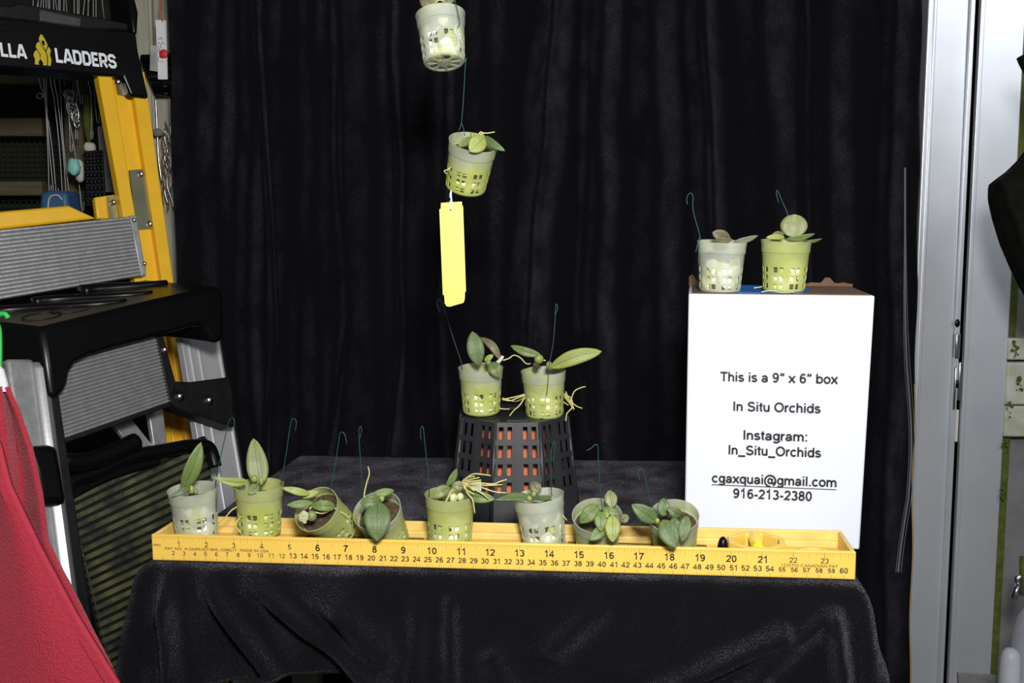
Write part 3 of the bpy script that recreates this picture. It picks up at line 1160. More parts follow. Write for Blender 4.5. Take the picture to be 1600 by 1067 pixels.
def leaf(root, d, bx_, by_, tx, ty, wpx, m=None, dt=0., roll=0., sag=0., arch=.10, pw=.9, q=.64, cup=.12, rib=True):
    """one leaf blade: base and tip pixel at depth d (tip dt metres nearer (-) or farther (+)), width in pixels"""
    m = m or M_LGREEN
    A, B = P(bx_, by_, d), P(tx, ty, d + dt)
    ax = B - A
    ln = ax.length
    t_ = ax.normalized()
    wv = -ray((bx_ + tx) / 2, (by_ + ty) / 2).normalized()
    sd = t_.cross(wv).normalized()
    sd = (Matrix.Rotation(math.radians(roll), 3, t_) @ sd).normalized()
    nn = sd.cross(t_).normalized()
    if nn.dot(wv) < 0:
        nn = -nn
    W = wpx * d / F_PX / max(.3, math.cos(math.radians(roll))) / 2
    s_px = sag * d / F_PX
    NT, NS = 14, 6
    topv, botv = [], []
    for i in range(NT + 1):
        t = i / NT
        wdt = W * max(.0, math.sin(PI * (t ** pw))) ** q
        wdt = max(wdt, W * .10 * (1 - t) if t < .5 else W * .03)
        c = A + ax * t + nn * (arch * ln * math.sin(PI * t)) + sd * (s_px * math.sin(PI * t))
        ra, rb_ = [], []
        for j in range(NS + 1):
            s = -1 + 2 * j / NS
            p = c + sd * (wdt * s) + nn * (cup * wdt * (s * s) - .10 * wdt * math.exp(-(s / .18) ** 2))
            p += nn * (.0006 * noise.noise(Vector((t * 5, s * 2, bx_))))
            th = .0006 * (1 - .7 * s * s)
            ra.append(p + nn * th)
            rb_.append(p - nn * th)
        topv.append(ra)
        botv.append(rb_)
    mb = MB()
    mb.grid([a + b[::-1] for a, b in zip(topv, botv)], True)
    k = len(mb.v)
    mb.f.append(list(range(2 * NS + 2)))
    o = mb.build('leaf', m, root, smooth=True)
    if rib and wpx >= 14:
        ml = MB()
        ml.tube([r[NS // 2] + nn * .0001 for r in topv[1:-1]], .00028, 5, .00012)
        ml.build('midrib', M_MIDRIB, o, smooth=True)
    return o


def bulb(root, d, x, y, rpx, tall=1.4, m=None, ang=0):
    up_ = Matrix.Rotation(math.radians(ang), 3, CF)
    return MB().ball(P(x, y, d), rpx * d / F_PX, (1, .9, tall), 12, 9, up_).build('pseudobulb', m or M_BULB, root, smooth=True)


def rootlet(root, d, pts, r=.00075, dd=None, m=None, name='root'):
    n = len(pts)
    ps = [P(x, y, d + (dd[min(i, len(dd) - 1)] if dd else 0)) for i, (x, y) in enumerate(pts)]
    return MB().tube(smooth_path(ps, 5), r, 6, r * .7).build(name, m or M_ROOT, root, smooth=True)


def wire(root, d, pts, dd=0):
    ps = [P(x, y, d + dd) for x, y in pts]
    return MB().tube(smooth_path(ps, 4), .00042, 5).build('wire_hanger', M_WIRE, root, smooth=True)


POTN = [0]


def net_pot(mx_, my_, d, phi, tau, kind, label, group=None, level=.80, spin=None, sc=1.0):
    """mouth centre pixel, depth, lean in the picture plane, tip towards the viewer"""
    POTN[0] += 1
    k = POTN[0]
    r_, u_, w_ = local_basis(mx_, my_)
    ph, ta = math.radians(phi), math.radians(tau)
    ax = ((r_ * math.sin(ph) + u_ * math.cos(ph)) * math.cos(ta) + w_ * math.sin(ta)).normalized()
    mouth = P(mx_, my_, d)
    base = mouth - ax * PH * sc
    rt = empty('potted_orchid', base)
    tag(rt, label, 'orchid', group)
    x_ = ax.orthogonal().normalized()
    y_ = ax.cross(x_)
    R = Matrix((x_, y_, ax)).transposed().to_4x4() @ Matrix.Rotation(k * .9 if spin is None else spin, 4, 'Z') @ Matrix.Scale(sc, 4)
    c = bpy.data.objects.new('net_pot', CUPS[kind])
    COL.objects.link(c)
    c.parent = rt
    c.matrix_local = R
    lv_ = min(level, .74)
    f = fill_mesh(k, lv_).build('potting_mix', M_MIX, smooth=True)
    f.parent = rt
    f.matrix_local = R
    t = top_mesh(k, lv_).build('bark_top', M_BARK, smooth=True)
    t.parent = rt
    t.matrix_local = R
    rt['_d'] = d
    return rt


def dL(px, j, py=800):               # axis depth of a point of the level trough
    i = 12
    for _ in range(6):
        p = L(i, j, .02)
        x = 800 + F_PX * (p - CAM).dot(CR) / depth_of(p)
        i += (px - x) / 46.0
    return depth_of(L(i, j, .03))


# ---- pots standing in the level, from the blank end of the ruler to the vial end
G = 'net pots standing in the yellow level'
d = dL(301, 1.25)
o = net_pot(301, 763, d, -6, 17, 'clear', 'orchid in a clear net pot with one tall green leaf, at ruler inch one', G)
leaf(o, d - .002, 286, 765, 314, 691, 25, M_LGREEN, dt=-.004, roll=15)
leaf(o, d - .012, 297, 761, 267, 776, 10, M_LDARK, dt=-.012, arch=.15)
bulb(o, d - .006, 299, 765, 5)
bulb(o, d - .004, 306, 768, 3.5, m=M_LOLIVE)
wire(o, d - .002, [(338, 800), (338, 780), (337, 757), (340, 735), (348, 700), (356, 664), (361, 653), (366, 656), (366, 668)])
d = dL(405, 1.45)
o = net_pot(404, 757, d, -2, 16, 'green', 'orchid in a green net pot with tall upright olive leaf, at ruler inch four', G)
leaf(o, d, 406, 757, 396, 685, 33, M_LOLIVE, dt=.004, pw=.72, arch=-.05)
leaf(o, d - .006, 385, 753, 334, 746, 14, M_LYELL, dt=-.012, pw=.6, sag=-3)
leaf(o, d - .016, 404, 757, 388, 772, 16, M_LGREEN, dt=-.008)
bulb(o, d - .008, 397, 748, 6, 1.0)
bulb(o, d - .006, 408, 752, 4, 1.6, M_LYELL)
wire(o, d, [(443, 784), (442, 768), (440, 752), (447, 710), (454, 662), (458, 654), (463, 659), (461, 674)])
rootlet(o, d - .004, [(374, 790), (362, 797), (354, 806), (342, 817)], dd=[0, -.004, -.004, 0])
rootlet(o, d - .006, [(377, 806), (368, 820), (376, 832)], dd=[0, -.004, -.004])
d = dL(497, .45)
o = net_pot(494, 795, d, -48, 48, 'green', 'tipped green net pot lying toward the ruler with spreading orchid leaves, at inch six', G, sc=.95)
leaf(o, d - .006, 484, 772, 440, 762, 12, M_LYELL, dt=-.006, pw=.8)
leaf(o, d - .010, 489, 786, 448, 789, 13, M_LGREEN, dt=-.006)
leaf(o, d - .004, 470, 776, 498, 768, 12, M_LYELL, dt=.004)
leaf(o, d - .010, 523, 790, 486, 790, 18, M_LGREEN, dt=-.004, arch=.2)
bulb(o, d - .012, 487, 806, 8, 1.1, M_LOLIVE)
MB().ball(P(474, 808, d - .014), 8 * d / F_PX, (1, .9, 1.2), 10, 8, jitter=.5).build('moss_clump', mat('sphagnum', (.62, .62, .42), .9, c2=(.35, .36, .14), nscale=250, bump=1, bscale=400), o, smooth=True)
wire(o, d, [(515, 768), (521, 740), (529, 692), (531, 678), (535, 675), (539, 680), (542, 694)])
rootlet(o, d - .002, [(520, 792), (533, 800), (546, 808)], r=.0006)
rootlet(o, d - .012, [(492, 800), (505, 802), (520, 795)], r=.0007)
d = dL(592, .62)
o = net_pot(589, 797, d, -24, 48, 'half', 'tipped net pot with one broad green leaf hanging down over the ruler at inch eight', G, sc=.95)
leaf(o, d - .018, 590, 783, 589, 845, 41, M_LDARK, dt=-.014, pw=.95, arch=.18)
leaf(o, d - .016, 596, 783, 563, 786, 24, M_LDARK, dt=-.006, arch=.2)
leaf(o, d - .010, 582, 773, 616, 766, 13, M_LGREEN, dt=.004)
bulb(o, d - .014, 596, 779, 5, 1.1)
bulb(o, d - .014, 583, 800, 4, 1, M_LOLIVE)
rootlet(o, d - .010, [(574, 790), (569, 776), (572, 758), (577, 740), (575, 729)], r=.0007)
wire(o, d, [(566, 768), (564, 730), (561, 685), (561, 671), (563, 666), (565, 672), (562, 686)])
d = dL(703, 1.0)
o = net_pot(703.5, 771, d, 0, 18, 'green', 'orchid in a green net pot with tangled pale yellow aerial roots, at inch ten', G)
leaf(o, d, 698, 759, 714, 732, 11, M_LGREEN, dt=.004, roll=30)
leaf(o, d - .004, 702, 761, 672, 777, 18, M_LOLIVE, dt=-.006, arch=.2)
leaf(o, d - .014, 725, 760, 706, 757, 15, M_LOLIVE, dt=-.002, arch=.2)
leaf(o, d - .010, 728, 773, 773, 780, 19, M_LGREEN, dt=-.006)
bulb(o, d - .014, 708, 777, 8, 1.1, mat('striped_bulb', (.16, .22, .08), .5, c2=(.55, .58, .32), nscale=90, contrast=.15, stretch=(4, 4, .5)))
bulb(o, d - .014, 719, 776, 6, 1.1, mat('pale_bulb', (.55, .58, .30), .5))
for pts in ([(722, 752), (738, 741), (752, 741), (767, 743)], [(724, 754), (745, 754), (770, 756), (782, 752), (792, 749)], [(724, 757), (750, 761), (772, 768), (791, 770)],
            [(722, 757), (740, 764), (755, 772), (763, 780)], [(722, 754), (732, 746), (742, 744)], [(725, 755), (730, 770), (738, 780), (742, 802)],
            [(722, 753), (735, 749), (749, 746)], [(723, 756), (745, 758), (768, 758), (785, 757)], [(708, 764), (701, 775), (696, 786)], [(724, 752), (736, 752), (752, 750)],
            [(723, 755), (733, 760), (741, 767)], [(720, 754), (738, 757), (756, 755)], [(724, 757), (728, 765), (741, 772)]):
    rootlet(o, d - .014, pts, dd=[0, -.006, -.008, -.006][:len(pts)])
wire(o, d, [(664, 812), (668, 790), (671, 768), (669, 740), (664, 695), (662, 674), (660, 666), (657, 671), (658, 688)])
d = dL(845, 1.25)
o = net_pot(841, 774, d, -8, 17, 'clear', 'orchid in a clear whitish net pot leaning slightly, white chunks showing, at inch fourteen', G)
leaf(o, d - .010, 830, 778, 775, 781, 13, M_LDARK, dt=-.010, roll=35, pw=.7)
leaf(o, d - .006, 844, 770, 830, 753, 18, M_LPURP, dt=.004)
leaf(o, d - .012, 834, 778, 864, 774, 9, M_LDARK, dt=-.004, roll=30)
leaf(o, d - .004, 824, 770, 838, 764, 9, M_LDARK, dt=.004)
bulb(o, d - .012, 827, 779, 4.5, 1.2)
bulb(o, d - .012, 834, 772, 4, 1.2, M_LYELL)
wire(o, d, [(862, 774), (861, 740), (861, 713), (863, 694), (866, 690), (867, 702), (864, 726)])
rootlet(o, d - .004, [(876, 803), (880, 806), (886, 813)], r=.0006)
d = dL(934, .62)
o = net_pot(933, 805, d, 0, 44, 'half', 'tipped net pot crowded with seven small leaves of mixed green, at inch sixteen', G, sc=.95)
leaf(o, d - .012, 935, 789, 906, 817, 24, M_LGREEN, dt=-.004, arch=.2)
leaf(o, d - .004, 957, 793, 952, 766, 20, M_LOLIVE, dt=.006)
leaf(o, d - .020, 938, 799, 939, 830, 20, M_LGREEN, dt=-.006)
leaf(o, d - .020, 946, 824, 921, 844, 18, M_LGREEN, dt=-.006)
leaf(o, d - .022, 957, 805, 957, 847, 24, M_LYELL, dt=-.008)
leaf(o, d - .012, 942, 794, 967, 804, 13, M_LGREEN, dt=-.004)
leaf(o, d - .012, 969, 814, 983, 806, 15, M_LPURP, dt=.0)
leaf(o, d - .018, 942, 800, 951, 808, 11, M_LYELL, dt=-.004)
wire(o, d - .006, [(941, 800), (939, 776), (937, 750), (935, 722), (934, 697), (929, 695), (924, 700), (916, 704)])
d = dL(1054, .62)
o = net_pot(1053, 806, d, -2, 42, 'half', 'tipped net pot with a rosette of broad dark green leaves, beside the white box', G, sc=.95)
leaf(o, d - .014, 1027, 815, 987, 788, 25, M_LDARK, dt=-.004)
leaf(o, d - .006, 1037, 807, 1037, 778, 20, M_LDARK, dt=.004)
leaf(o, d - .014, 1064, 806, 1042, 793, 17, M_LDARK, dt=-.004, arch=.2)
leaf(o, d - .020, 1051, 809, 1059, 828, 15, M_LDARK, dt=-.004)
leaf(o, d - .022, 1036, 812, 1055, 856, 31, M_LDARK, dt=-.010)
leaf(o, d - .020, 1073, 806, 1066, 846, 20, M_LDARK, dt=-.006)
wire(o, d - .004, [(1034, 810), (1026, 800), (1018, 788), (1012, 765), (1006, 738), (1003, 733), (998, 734), (997, 741), (999, 750)])
bulb(o, d - .016, 1027, 814, 4, 1.2)

# ---- on the basket
d = depth_of(bkc + Vector((0, -.026, BHT)))
G2 = 'net pots standing on the black basket'
o = net_pot(751, 574, d, -1, 13, 'half', 'orchid with a tall blue-green leaf and a brown one, standing on the black basket', G2)
leaf(o, d - .004, 748, 571, 738, 518, 27, M_LDARK, dt=.002, pw=.95)
leaf(o, d - .006, 782, 562, 750, 527, 13, M_LPURP, dt=.006, arch=.15, sag=5)
leaf(o, d - .008, 757, 564, 771, 554, 9, M_LYELL, dt=-.002)
leaf(o, d - .022, 768, 566, 780, 589, 21, M_LGREEN, dt=-.004, arch=.2)
rootlet(o, d - .006, [(777, 567), (782, 562), (786, 556)], r=.0024, m=M_CREAM, name='stem')
bulb(o, d - .008, 763, 566, 4.5, 1.2, M_LOLIVE)
rootlet(o, d - .008, [(786, 563), (795, 560), (803, 555), (813, 559), (822, 568), (829, 568)])
rootlet(o, d - .004, [(785, 622), (795, 625), (806, 627), (818, 622)])
rootlet(o, d - .012, [(780, 638), (788, 639), (796, 639)], r=.0007)
wire(o, d, [(722, 585), (721, 567), (712, 540), (704, 515), (694, 480), (689, 471), (685, 467), (683, 474), (687, 489)])
o = net_pot(849, 579, d, -2, 12, 'half', 'orchid with one long leaf reaching sideways and loose roots, standing on the black basket', G2)
leaf(o, d - .008, 860, 574, 940, 549, 24, M_LYELL, dt=-.006, sag=-4, pw=.95, q=.6)
leaf(o, d - .004, 845, 555, 798, 540, 14, M_LGREEN, dt=.004, sag=-2)
bulb(o, d - .006, 842, 561, 7.5, 1.0)
bulb(o, d - .006, 858, 571, 5, 1.4)
bulb(o, d - .004, 838, 570, 6, 1, M_BARK)
rootlet(o, d - .010, [(868, 574), (880, 572), (897, 570)])
rootlet(o, d + .004, [(846, 563), (851, 563), (852, 564)], r=.0009)
for pts in ([(820, 618), (808, 622), (797, 626), (784, 624)], [(820, 620), (812, 633), (803, 641), (796, 650)], [(820, 616), (805, 620), (790, 623)],
            [(882, 615), (890, 628), (897, 612), (907, 606), (915, 604)], [(882, 620), (890, 630), (897, 640)], [(890, 625), (900, 634), (910, 638)],
            [(882, 617), (892, 622), (894, 636), (886, 646), (884, 658)], [(884, 612), (888, 622), (894, 632), (897, 640)], [(881, 628), (888, 633)]):
    rootlet(o, d - .010, pts, dd=[0, -.006, -.008, -.008, -.008][:len(pts)])
wire(o, d - .022, [(854, 618), (856, 600), (857, 581), (860, 560), (864, 538), (867, 505), (868, 479), (870, 475), (871, 482), (867, 494)])

# ---- on the box
dbx = depth_of((BTL + BTR) / 2 - BN * .027)
G3 = 'net pots standing on the white box'
o = net_pot(1128.5, 377, dbx + .003, 3, 4, 'clear', 'orchid in a clear frosted net pot standing on the white box', G3, level=.72)
d = dbx
leaf(o, d - .004, 1141, 373, 1113, 363, 18, M_LPURP, dt=-.004, pw=1.1, q=.55)
leaf(o, d - .008, 1117, 376, 1145, 374, 9, M_LPURP, dt=-.004, roll=20)
leaf(o, d - .004, 1146, 378, 1184, 368, 9, M_LGREY, dt=-.002, roll=25)
wire(o, d, [(1091, 414), (1092, 390), (1094, 377), (1093, 366), (1083, 329), (1083, 308), (1080, 302), (1075, 304), (1073, 312), (1074, 320)])
wire(o, d, [(1093, 370), (1089, 385), (1087, 395)])
o = net_pot(1228.5, 375.5, dbx - .005, 3, 4, 'green', 'orchid with one round upright leaf in a green net pot standing on the white box', G3, level=.72)
d = dbx - .004
leaf(o, d, 1239, 371, 1242, 335, 41, M_LOLIVE, dt=.002, pw=.95, q=.5, arch=.05, rib=False)
leaf(o, d - .006, 1226, 371, 1197, 371, 9, M_LYELL, dt=-.004, roll=20)
leaf(o, d - .002, 1225, 366, 1206, 366, 8, M_LPURP, dt=-.002, roll=30)
leaf(o, d - .010, 1227, 374, 1273, 365, 9, M_LGREEN, dt=-.004, roll=30)
leaf(o, d - .004, 1256, 377, 1284, 373, 5, M_LGREEN, dt=-.002, roll=40)
wire(o, d + .004, [(1238, 372), (1232, 339), (1222, 314), (1215, 298), (1213, 302), (1217, 318)])
rootlet(o, d - .022, [(1178, 450), (1184, 449), (1191, 448)], r=.0006)
rootlet(o, d - .024, [(1190, 456), (1205, 454), (1222, 457), (1241, 456)], r=.0006)

# ---- hanging in a chain from above
dh = .955
G4 = 'net pots hanging one below another'
o = net_pot(688, 24, dh, -5, -28, 'clear', 'highest hanging net pot, clear white, seen from below with its slotted floor', G4, level=.74)
leaf(o, dh + .006, 684, 12, 656, -6, 26, M_LPURP, dt=.0)
leaf(o, dh + .004, 694, 8, 712, -18, 20, M_LPURP, dt=.004)
rootlet(o, dh - .004, [(680, 4), (687, 0), (694, 3)], r=.0008)
wire(o, dh - .024, [(714, 43), (718, 38), (718, 32), (714, 12), (710, -8), (704, -90), (702, -200)])
o = net_pot(740, 222, dh, 10.5, 22, 'half', 'lower hanging net pot tilted forward with short green leaves, above the yellow tag', G4)
leaf(o, dh - .016, 757, 214, 734, 237, 27, M_LYELL, dt=-.008, pw=1.05, q=.6)
leaf(o, dh - .008, 738, 216, 716, 229, 12, M_LGREEN, dt=-.010)
leaf(o, dh - .006, 758, 213, 789, 236, 12, M_LDARK, dt=-.010, sag=2)
bulb(o, dh - .006, 738, 211, 3.5, 1.2)
rootlet(o, dh - .008, [(750, 213), (753, 208), (762, 208), (773, 206)], r=.0007)
rootlet(o, dh - .008, [(748, 210), (751, 206), (755, 209), (752, 214)], r=.0006)
rootlet(o, dh - .012, [(704, 261), (700, 265), (694, 267), (698, 272)], r=.0006)
wire(o, dh - .010, [(727, 84), (726, 98), (729, 90), (727, 104), (725, 140), (721, 192), (716, 204)])
wire(o, dh - .010, [(721, 192), (724, 200), (726, 212)])
d = dh - .006
tgp = [(689, 317), (721.5, 315), (722, 321), (723.5, 322), (728, 455), (726.5, 456.5), (726, 468), (724, 473), (703, 479), (698, 478.5), (695, 474), (694, 461), (692, 460.5), (686.5, 327), (688.8, 326)]
yt = empty('plant_tag', P(705, 317, d))
tag(yt, 'blank bright yellow plastic plant tag hanging below the lower hanging pot', 'tag')
MB().prism([P(x, y, d) for x, y in tgp], Vector((0, .0009, 0))).build('tag_strip', M_TAG, yt)
MB().tube(smooth_path([P(x, y, d - .0006) for x, y in ((705, 297), (703, 306), (705, 312), (702, 318), (704, 327), (706, 318), (705, 306), (705, 297))], 4), .0006, 5).build('tag_tie', mat('pale_teal_tie', (.55, .78, .72), .5), yt, smooth=True)
MB().tube([P(704, 328, d - .0004), P(704, 328, d + .0002)], .0009, 10).build('tag_hole', M_INK, yt)

# ================================================================== YELLOW LADDER (behind, left)
UA = ray(2440, 240).normalized()
NA = Vector((UA.y, -UA.x, 0)).normalized()
OA = P(0, 230, 1.25)
VA = (NA * .22 - Vector((0, 0, 1))).normalized()
PNA = UA.cross(VA).normalized()
if PNA.y > 0:
    PNA = -PNA


def A(x, y, off=0):
    return onplane(x, y, OA + PNA * off, PNA)


def Apoly(pts, off, thick):
    return MB().prism([A(x, y, off) for x, y in pts], -PNA * thick)


la = empty('step_ladder', Vector((A(200, 400).x, A(200, 400).y, 0)))
tag(la, 'yellow fibreglass step ladder with a black lettered top cap', 'ladder')
Apoly([(-190, 18), (0, 27), (60, 33), (95, 40), (125, 43), (200, 47), (213, 52), (216, 78), (233, 153), (207, 150), (203, 146), (193, 119), (155, 117), (0, 104.5), (-190, 88)], .004, .030).build('top_cap', M_BLACK, la, bevel=.003)
Apoly([(195, -40), (207, -20), (217, 20), (215, 54), (207, 52), (203, 20)], .0, .06).build('cap_horn', M_BLACK, la, bevel=.004)
Apoly([(-190, -10), (15, 8), (30, 4), (120, 20), (200, 35), (206, 48), (125, 45), (60, 34), (0, 28), (-190, 18)], -.012, .05).build('tool_tray', M_BLACKM, la, bevel=.003)
Apoly([(62, 14), (128, 28), (127, 42), (62, 32)], -.006, .02).build('tray_pad', mat('dark_rubber', (.04, .036, .036), .6, c2=(.06, .055, .05), nscale=60), la, bevel=.002)
for pts in ([(143, 55), (157, 57), (168, 69), (146, 66)], [(-5, 38), (17, 37), (12, 49), (-5, 49)]):
    ring = [A(x, y, .0048) for x, y in pts]
    MB().tube(ring + [ring[0]], .0004, 4).build('moulded_mark', M_BLACKM, la)


def atext(s, x0, y0, x1, y1, hpx, align):
    tx = MB()
    p0, p1 = A(x0, y0, .0046), A(x1, y1, .0046)
    ux = (p1 - p0).normalized()
    uy = (A(x0, y0 - 20, .0046) - p0)
    uy = (uy - ux * uy.dot(ux)).normalized()
    h = (A(x0, y0 - hpx, .0046) - p0).length
    put_strokes(tx, s, p0 if align == 0 else p1, ux, uy, width=(p1 - p0).length, height=h, align=align, wd=.155, caps=True)
    tx.build('cap_lettering', M_LOGO_W, la)


atext('LADDERS', 88, 97, 183, 107, 21.5, 0)
atext('GORILLA', -52, 82, 43, 92, 21.5, 1)
lg = MB()
for pts in ([(63.5, 53.5), (66, 54.5), (70, 61), (73, 67), (74.5, 71), (71.5, 79), (61.5, 64.5), (60.5, 60)],
            [(60, 65), (62, 66.5), (71.5, 82), (73.5, 88), (73.5, 102), (67.5, 102), (67, 97), (63, 92), (63.5, 85), (58.5, 77.5), (56, 74), (56.5, 69)],
            [(57, 77.5), (62, 84.5), (62.5, 93), (60, 98), (61.5, 101), (54.5, 100.5), (54.5, 92), (52.2, 86), (53.5, 81.5)],
            [(75.5, 73), (77.5, 75), (79.5, 79), (78, 86), (80.5, 94), (79, 103), (75, 102.5), (75, 88), (72.3, 81)]):
    pl = [A(x, y, .0046) for x, y in pts]
    lg.add(pl, [tuple(range(len(pl)))])
lg.build('cap_emblem', M_LOGO_Y, la)
le = MB()
pl = [A(x, y, .0049) for x, y in ((64.5, 63), (69.5, 64), (70, 69), (68.5, 72), (66.5, 70))]
le.add(pl, [(0, 1, 2, 3, 4)])
le.build('emblem_face', M_BLACK, la)


def railx(y, k):
    return (153 + .18 * (y - 118)) if k == 0 else (227 + .138 * (y - 118))


def rail_pts(f0, f1, y0, y1):
    f = lambda y, t: railx(y, 0) + (railx(y, 1) - railx(y, 0)) * t
    return [(f(y0, f0), y0), (f(y0, f1), y0), (f(y1, f1), y1), (f(y1, f0), y1)]


def rail(f0, f1, off, thick, nm, m, y0=112):
    q = [A(x, y, off) for x, y in rail_pts(f0, f1, y0, 690)]
    e0 = q[3] + (q[3] - q[0]) * (q[3].z / (q[0].z - q[3].z))
    e1 = q[2] + (q[2] - q[1]) * (q[2].z / (q[1].z - q[2].z))
    return MB().prism([q[0], q[1], e1, e0], -PNA * thick).build(nm, m, la, bevel=.002)


rail(.28, .72, -.012, .004, 'rail_web', M_YEL)
rail(0, .30, -.002, .014, 'rail_flange', M_YEL)
rail(.70, 1, -.002, .014, 'rail_flange', M_YEL)
for pts in ([(179, 118), (203, 118), (206, 150), (185, 147)], [(202, 266), (226, 264), (236, 357), (213, 358)]):
    Apoly(pts, -.007, .002).build('zinc_plate', M_ZINC, la)
for x, y in ((184, 128), (220, 272), (234, 350), (293, 664)):
    MB().ball(A(x, y, -.006), .0042, (1, .7, 1), 10, 6).build('bolt', M_STEEL, la, smooth=True)
Apoly([(148, 308), (184, 303), (190, 342), (152, 342)], -.022, .01).build('inner_rail', M_YEL, la, bevel=.002)
Apoly([(168, 307), (178, 306), (183, 342), (172, 342)], -.016, .003).build('zinc_plate', M_ZINC, la)
MB().ball(A(177, 316, -.013), .0035, (1, .7, 1), 10, 6).build('bolt', M_STEEL, la, smooth=True)
Apoly([(-190, 338), (0, 330), (108, 320.5), (152, 341), (0, 358), (-190, 376)], .006, .05).build('step_front', M_YEL, la, bevel=.003)


def ribbed(root, fn, tl, tr_, br, bl, n, off, m, nm='tread', rib='tread_ribs', rr=.0016):
    q = [fn(*tl, off), fn(*tr_, off), fn(*br, off), fn(*bl, off)]
    nrm = (q[1] - q[0]).cross(q[3] - q[0]).normalized()
    if nrm.dot(CAM - q[0]) < 0:
        nrm = -nrm
    t = MB().prism(q, -nrm * .012).build(nm, M_GROOVE, root, bevel=.001)
    mb = MB()
    for k in range(n):
        s = (k + .5) / n
        a, b = q[0].lerp(q[3], s), q[1].lerp(q[2], s)
        hgt = (q[3] - q[0]) / n * .36
        hg2 = (q[2] - q[1]) / n * .36
        mb.hexa([a - hgt, b - hg2, b + hg2, a + hgt], [a - hgt * .6 + nrm * rr, b - hg2 * .6 + nrm * rr, b + hg2 * .6 + nrm * rr, a + hgt * .6 + nrm * rr])
    o = mb.build(rib, m, root)
    o['kind'] = 'stuff'
    return q, nrm


ribbed(la, A, (-190, 378), (203, 338), (222, 431), (-190, 500), 17, .010, M_ALUD)
Apoly([(202, 337), (213, 336), (229, 428), (221, 432)], .013, .014).build('tread_bracket', M_ALUD, la, bevel=.001)
for x, y in ((209, 344), (225, 412)):
    MB().ball(A(x, y, .0135), .0032, (1, .7, 1), 10, 6).build('rivet', M_STEEL, la, smooth=True)

# ================================================================== STEP STOOL (front left)
UB = ray(1740, 200).normalized()
NB = Vector((UB.y, -UB.x, 0)).normalized()
OB = P(62, 513, 1.03)
VB = (NB * .30 - Vector((0, 0, 1))).normalized()
PNB = UB.cross(VB).normalized()
if PNB.y > 0:
    PNB = -PNB


def B(x, y, off=0):
    return onplane(x, y, OB + PNB * off, PNB)


def Bpoly(pts, off, thick):
    return MB().prism([B(x, y, off) for x, y in pts], -PNB * thick)


sb = empty('step_stool', Vector((B(100, 800).x, B(100, 800).y, 0)))
tag(sb, 'aluminium folding step stool with a glossy black moulded top and ribbed treads', 'step stool')
DEEP = P(-62, 497, 1.085) - OB
DEEP = Vector((DEEP.x, DEEP.y, DEEP.z))
fp = [(62, 513), (100, 503), (150, 491), (200, 479), (250, 467), (300, 456), (338, 448), (347, 452), (351, 470), (350, 531), (340, 539), (330, 530), (321, 515), (313, 508), (250, 526), (180, 545),
      (140, 557), (120, 568), (111, 582), (108, 600), (101, 614), (90, 622), (78, 623)]
MB().prism([B(x, y) for x, y in fp], DEEP).build('top_cap', M_BLACK, sb, bevel=.006)
# swooping ridges on the top
for k, (s0, s1, e0, e1, hh) in enumerate(((.10, .55, .95, .25, .006), (.35, .75, .98, .35, .006), (.62, .97, .99, .62, .009))):
    mid = []
    for i in range(17):
        t = i / 16
        e = (B(62, 513)).lerp(B(340, 448), s0 + (s1 - s0) * t)
        p = e + DEEP * (e0 + (e1 - e0) * (t * t * (3 - 2 * t))) + Vector((0, 0, .001))
        mid.append(p)
    MB().tube(mid, hh, 10, hh * .4).build('moulded_ridge', M_BLACK, sb, smooth=True)
for c0 in (.06, .20):
    ring = []
    for k in range(25):
        a = 2 * PI * k / 24
        e = B(62, 513).lerp(B(340, 448), c0 + .10 + .085 * math.cos(a)) + DEEP * (.38 + .14 * math.sin(a)) + Vector((0, 0, .0012))
        ring.append(e)
    MB().tube(ring, .0005, 4).build('moulded_oval', M_BLACKM, sb)
MB().ball(B(78, 590) + DEEP * .48, .006, (1, .5, 1), 12, 6).build('rivet', M_STEEL, sb, smooth=True)


def leg_ext(pts, off, thick, nm, m, bev=.004):
    """pts: top-left, top-right, bottom-right, bottom-left; the leg runs on down to the floor"""
    q = [B(x, y, off) for x, y in pts]
    e0 = q[3] + (q[3] - q[0]) * (q[3].z / (q[0].z - q[3].z))
    e1 = q[2] + (q[2] - q[1]) * (q[2].z / (q[1].z - q[2].z))
    return MB().prism([q[0], q[1], e1, e0], -PNB * thick).build(nm, m, sb, bevel=bev)


# front leg: flat inner face, rounded front and dark side
leg_ext([(52, 560), (79, 562), (136, 990), (108, 990)], -.004, .030, 'front_leg', M_ALU, .010)
leg_ext([(10, 560), (54, 560), (110, 990), (70, 990)], -.010, .020, 'front_leg_web', M_ALUD, .004)
leg_ext([(70, 562), (85, 564), (148, 990), (126, 990)], -.010, .024, 'leg_side', M_BLACKM, .002)
Bpoly([(38, 696), (92, 692), (109, 790), (66, 788)], .002, .04).build('leg_collar', M_BLACK, sb, bevel=.008)
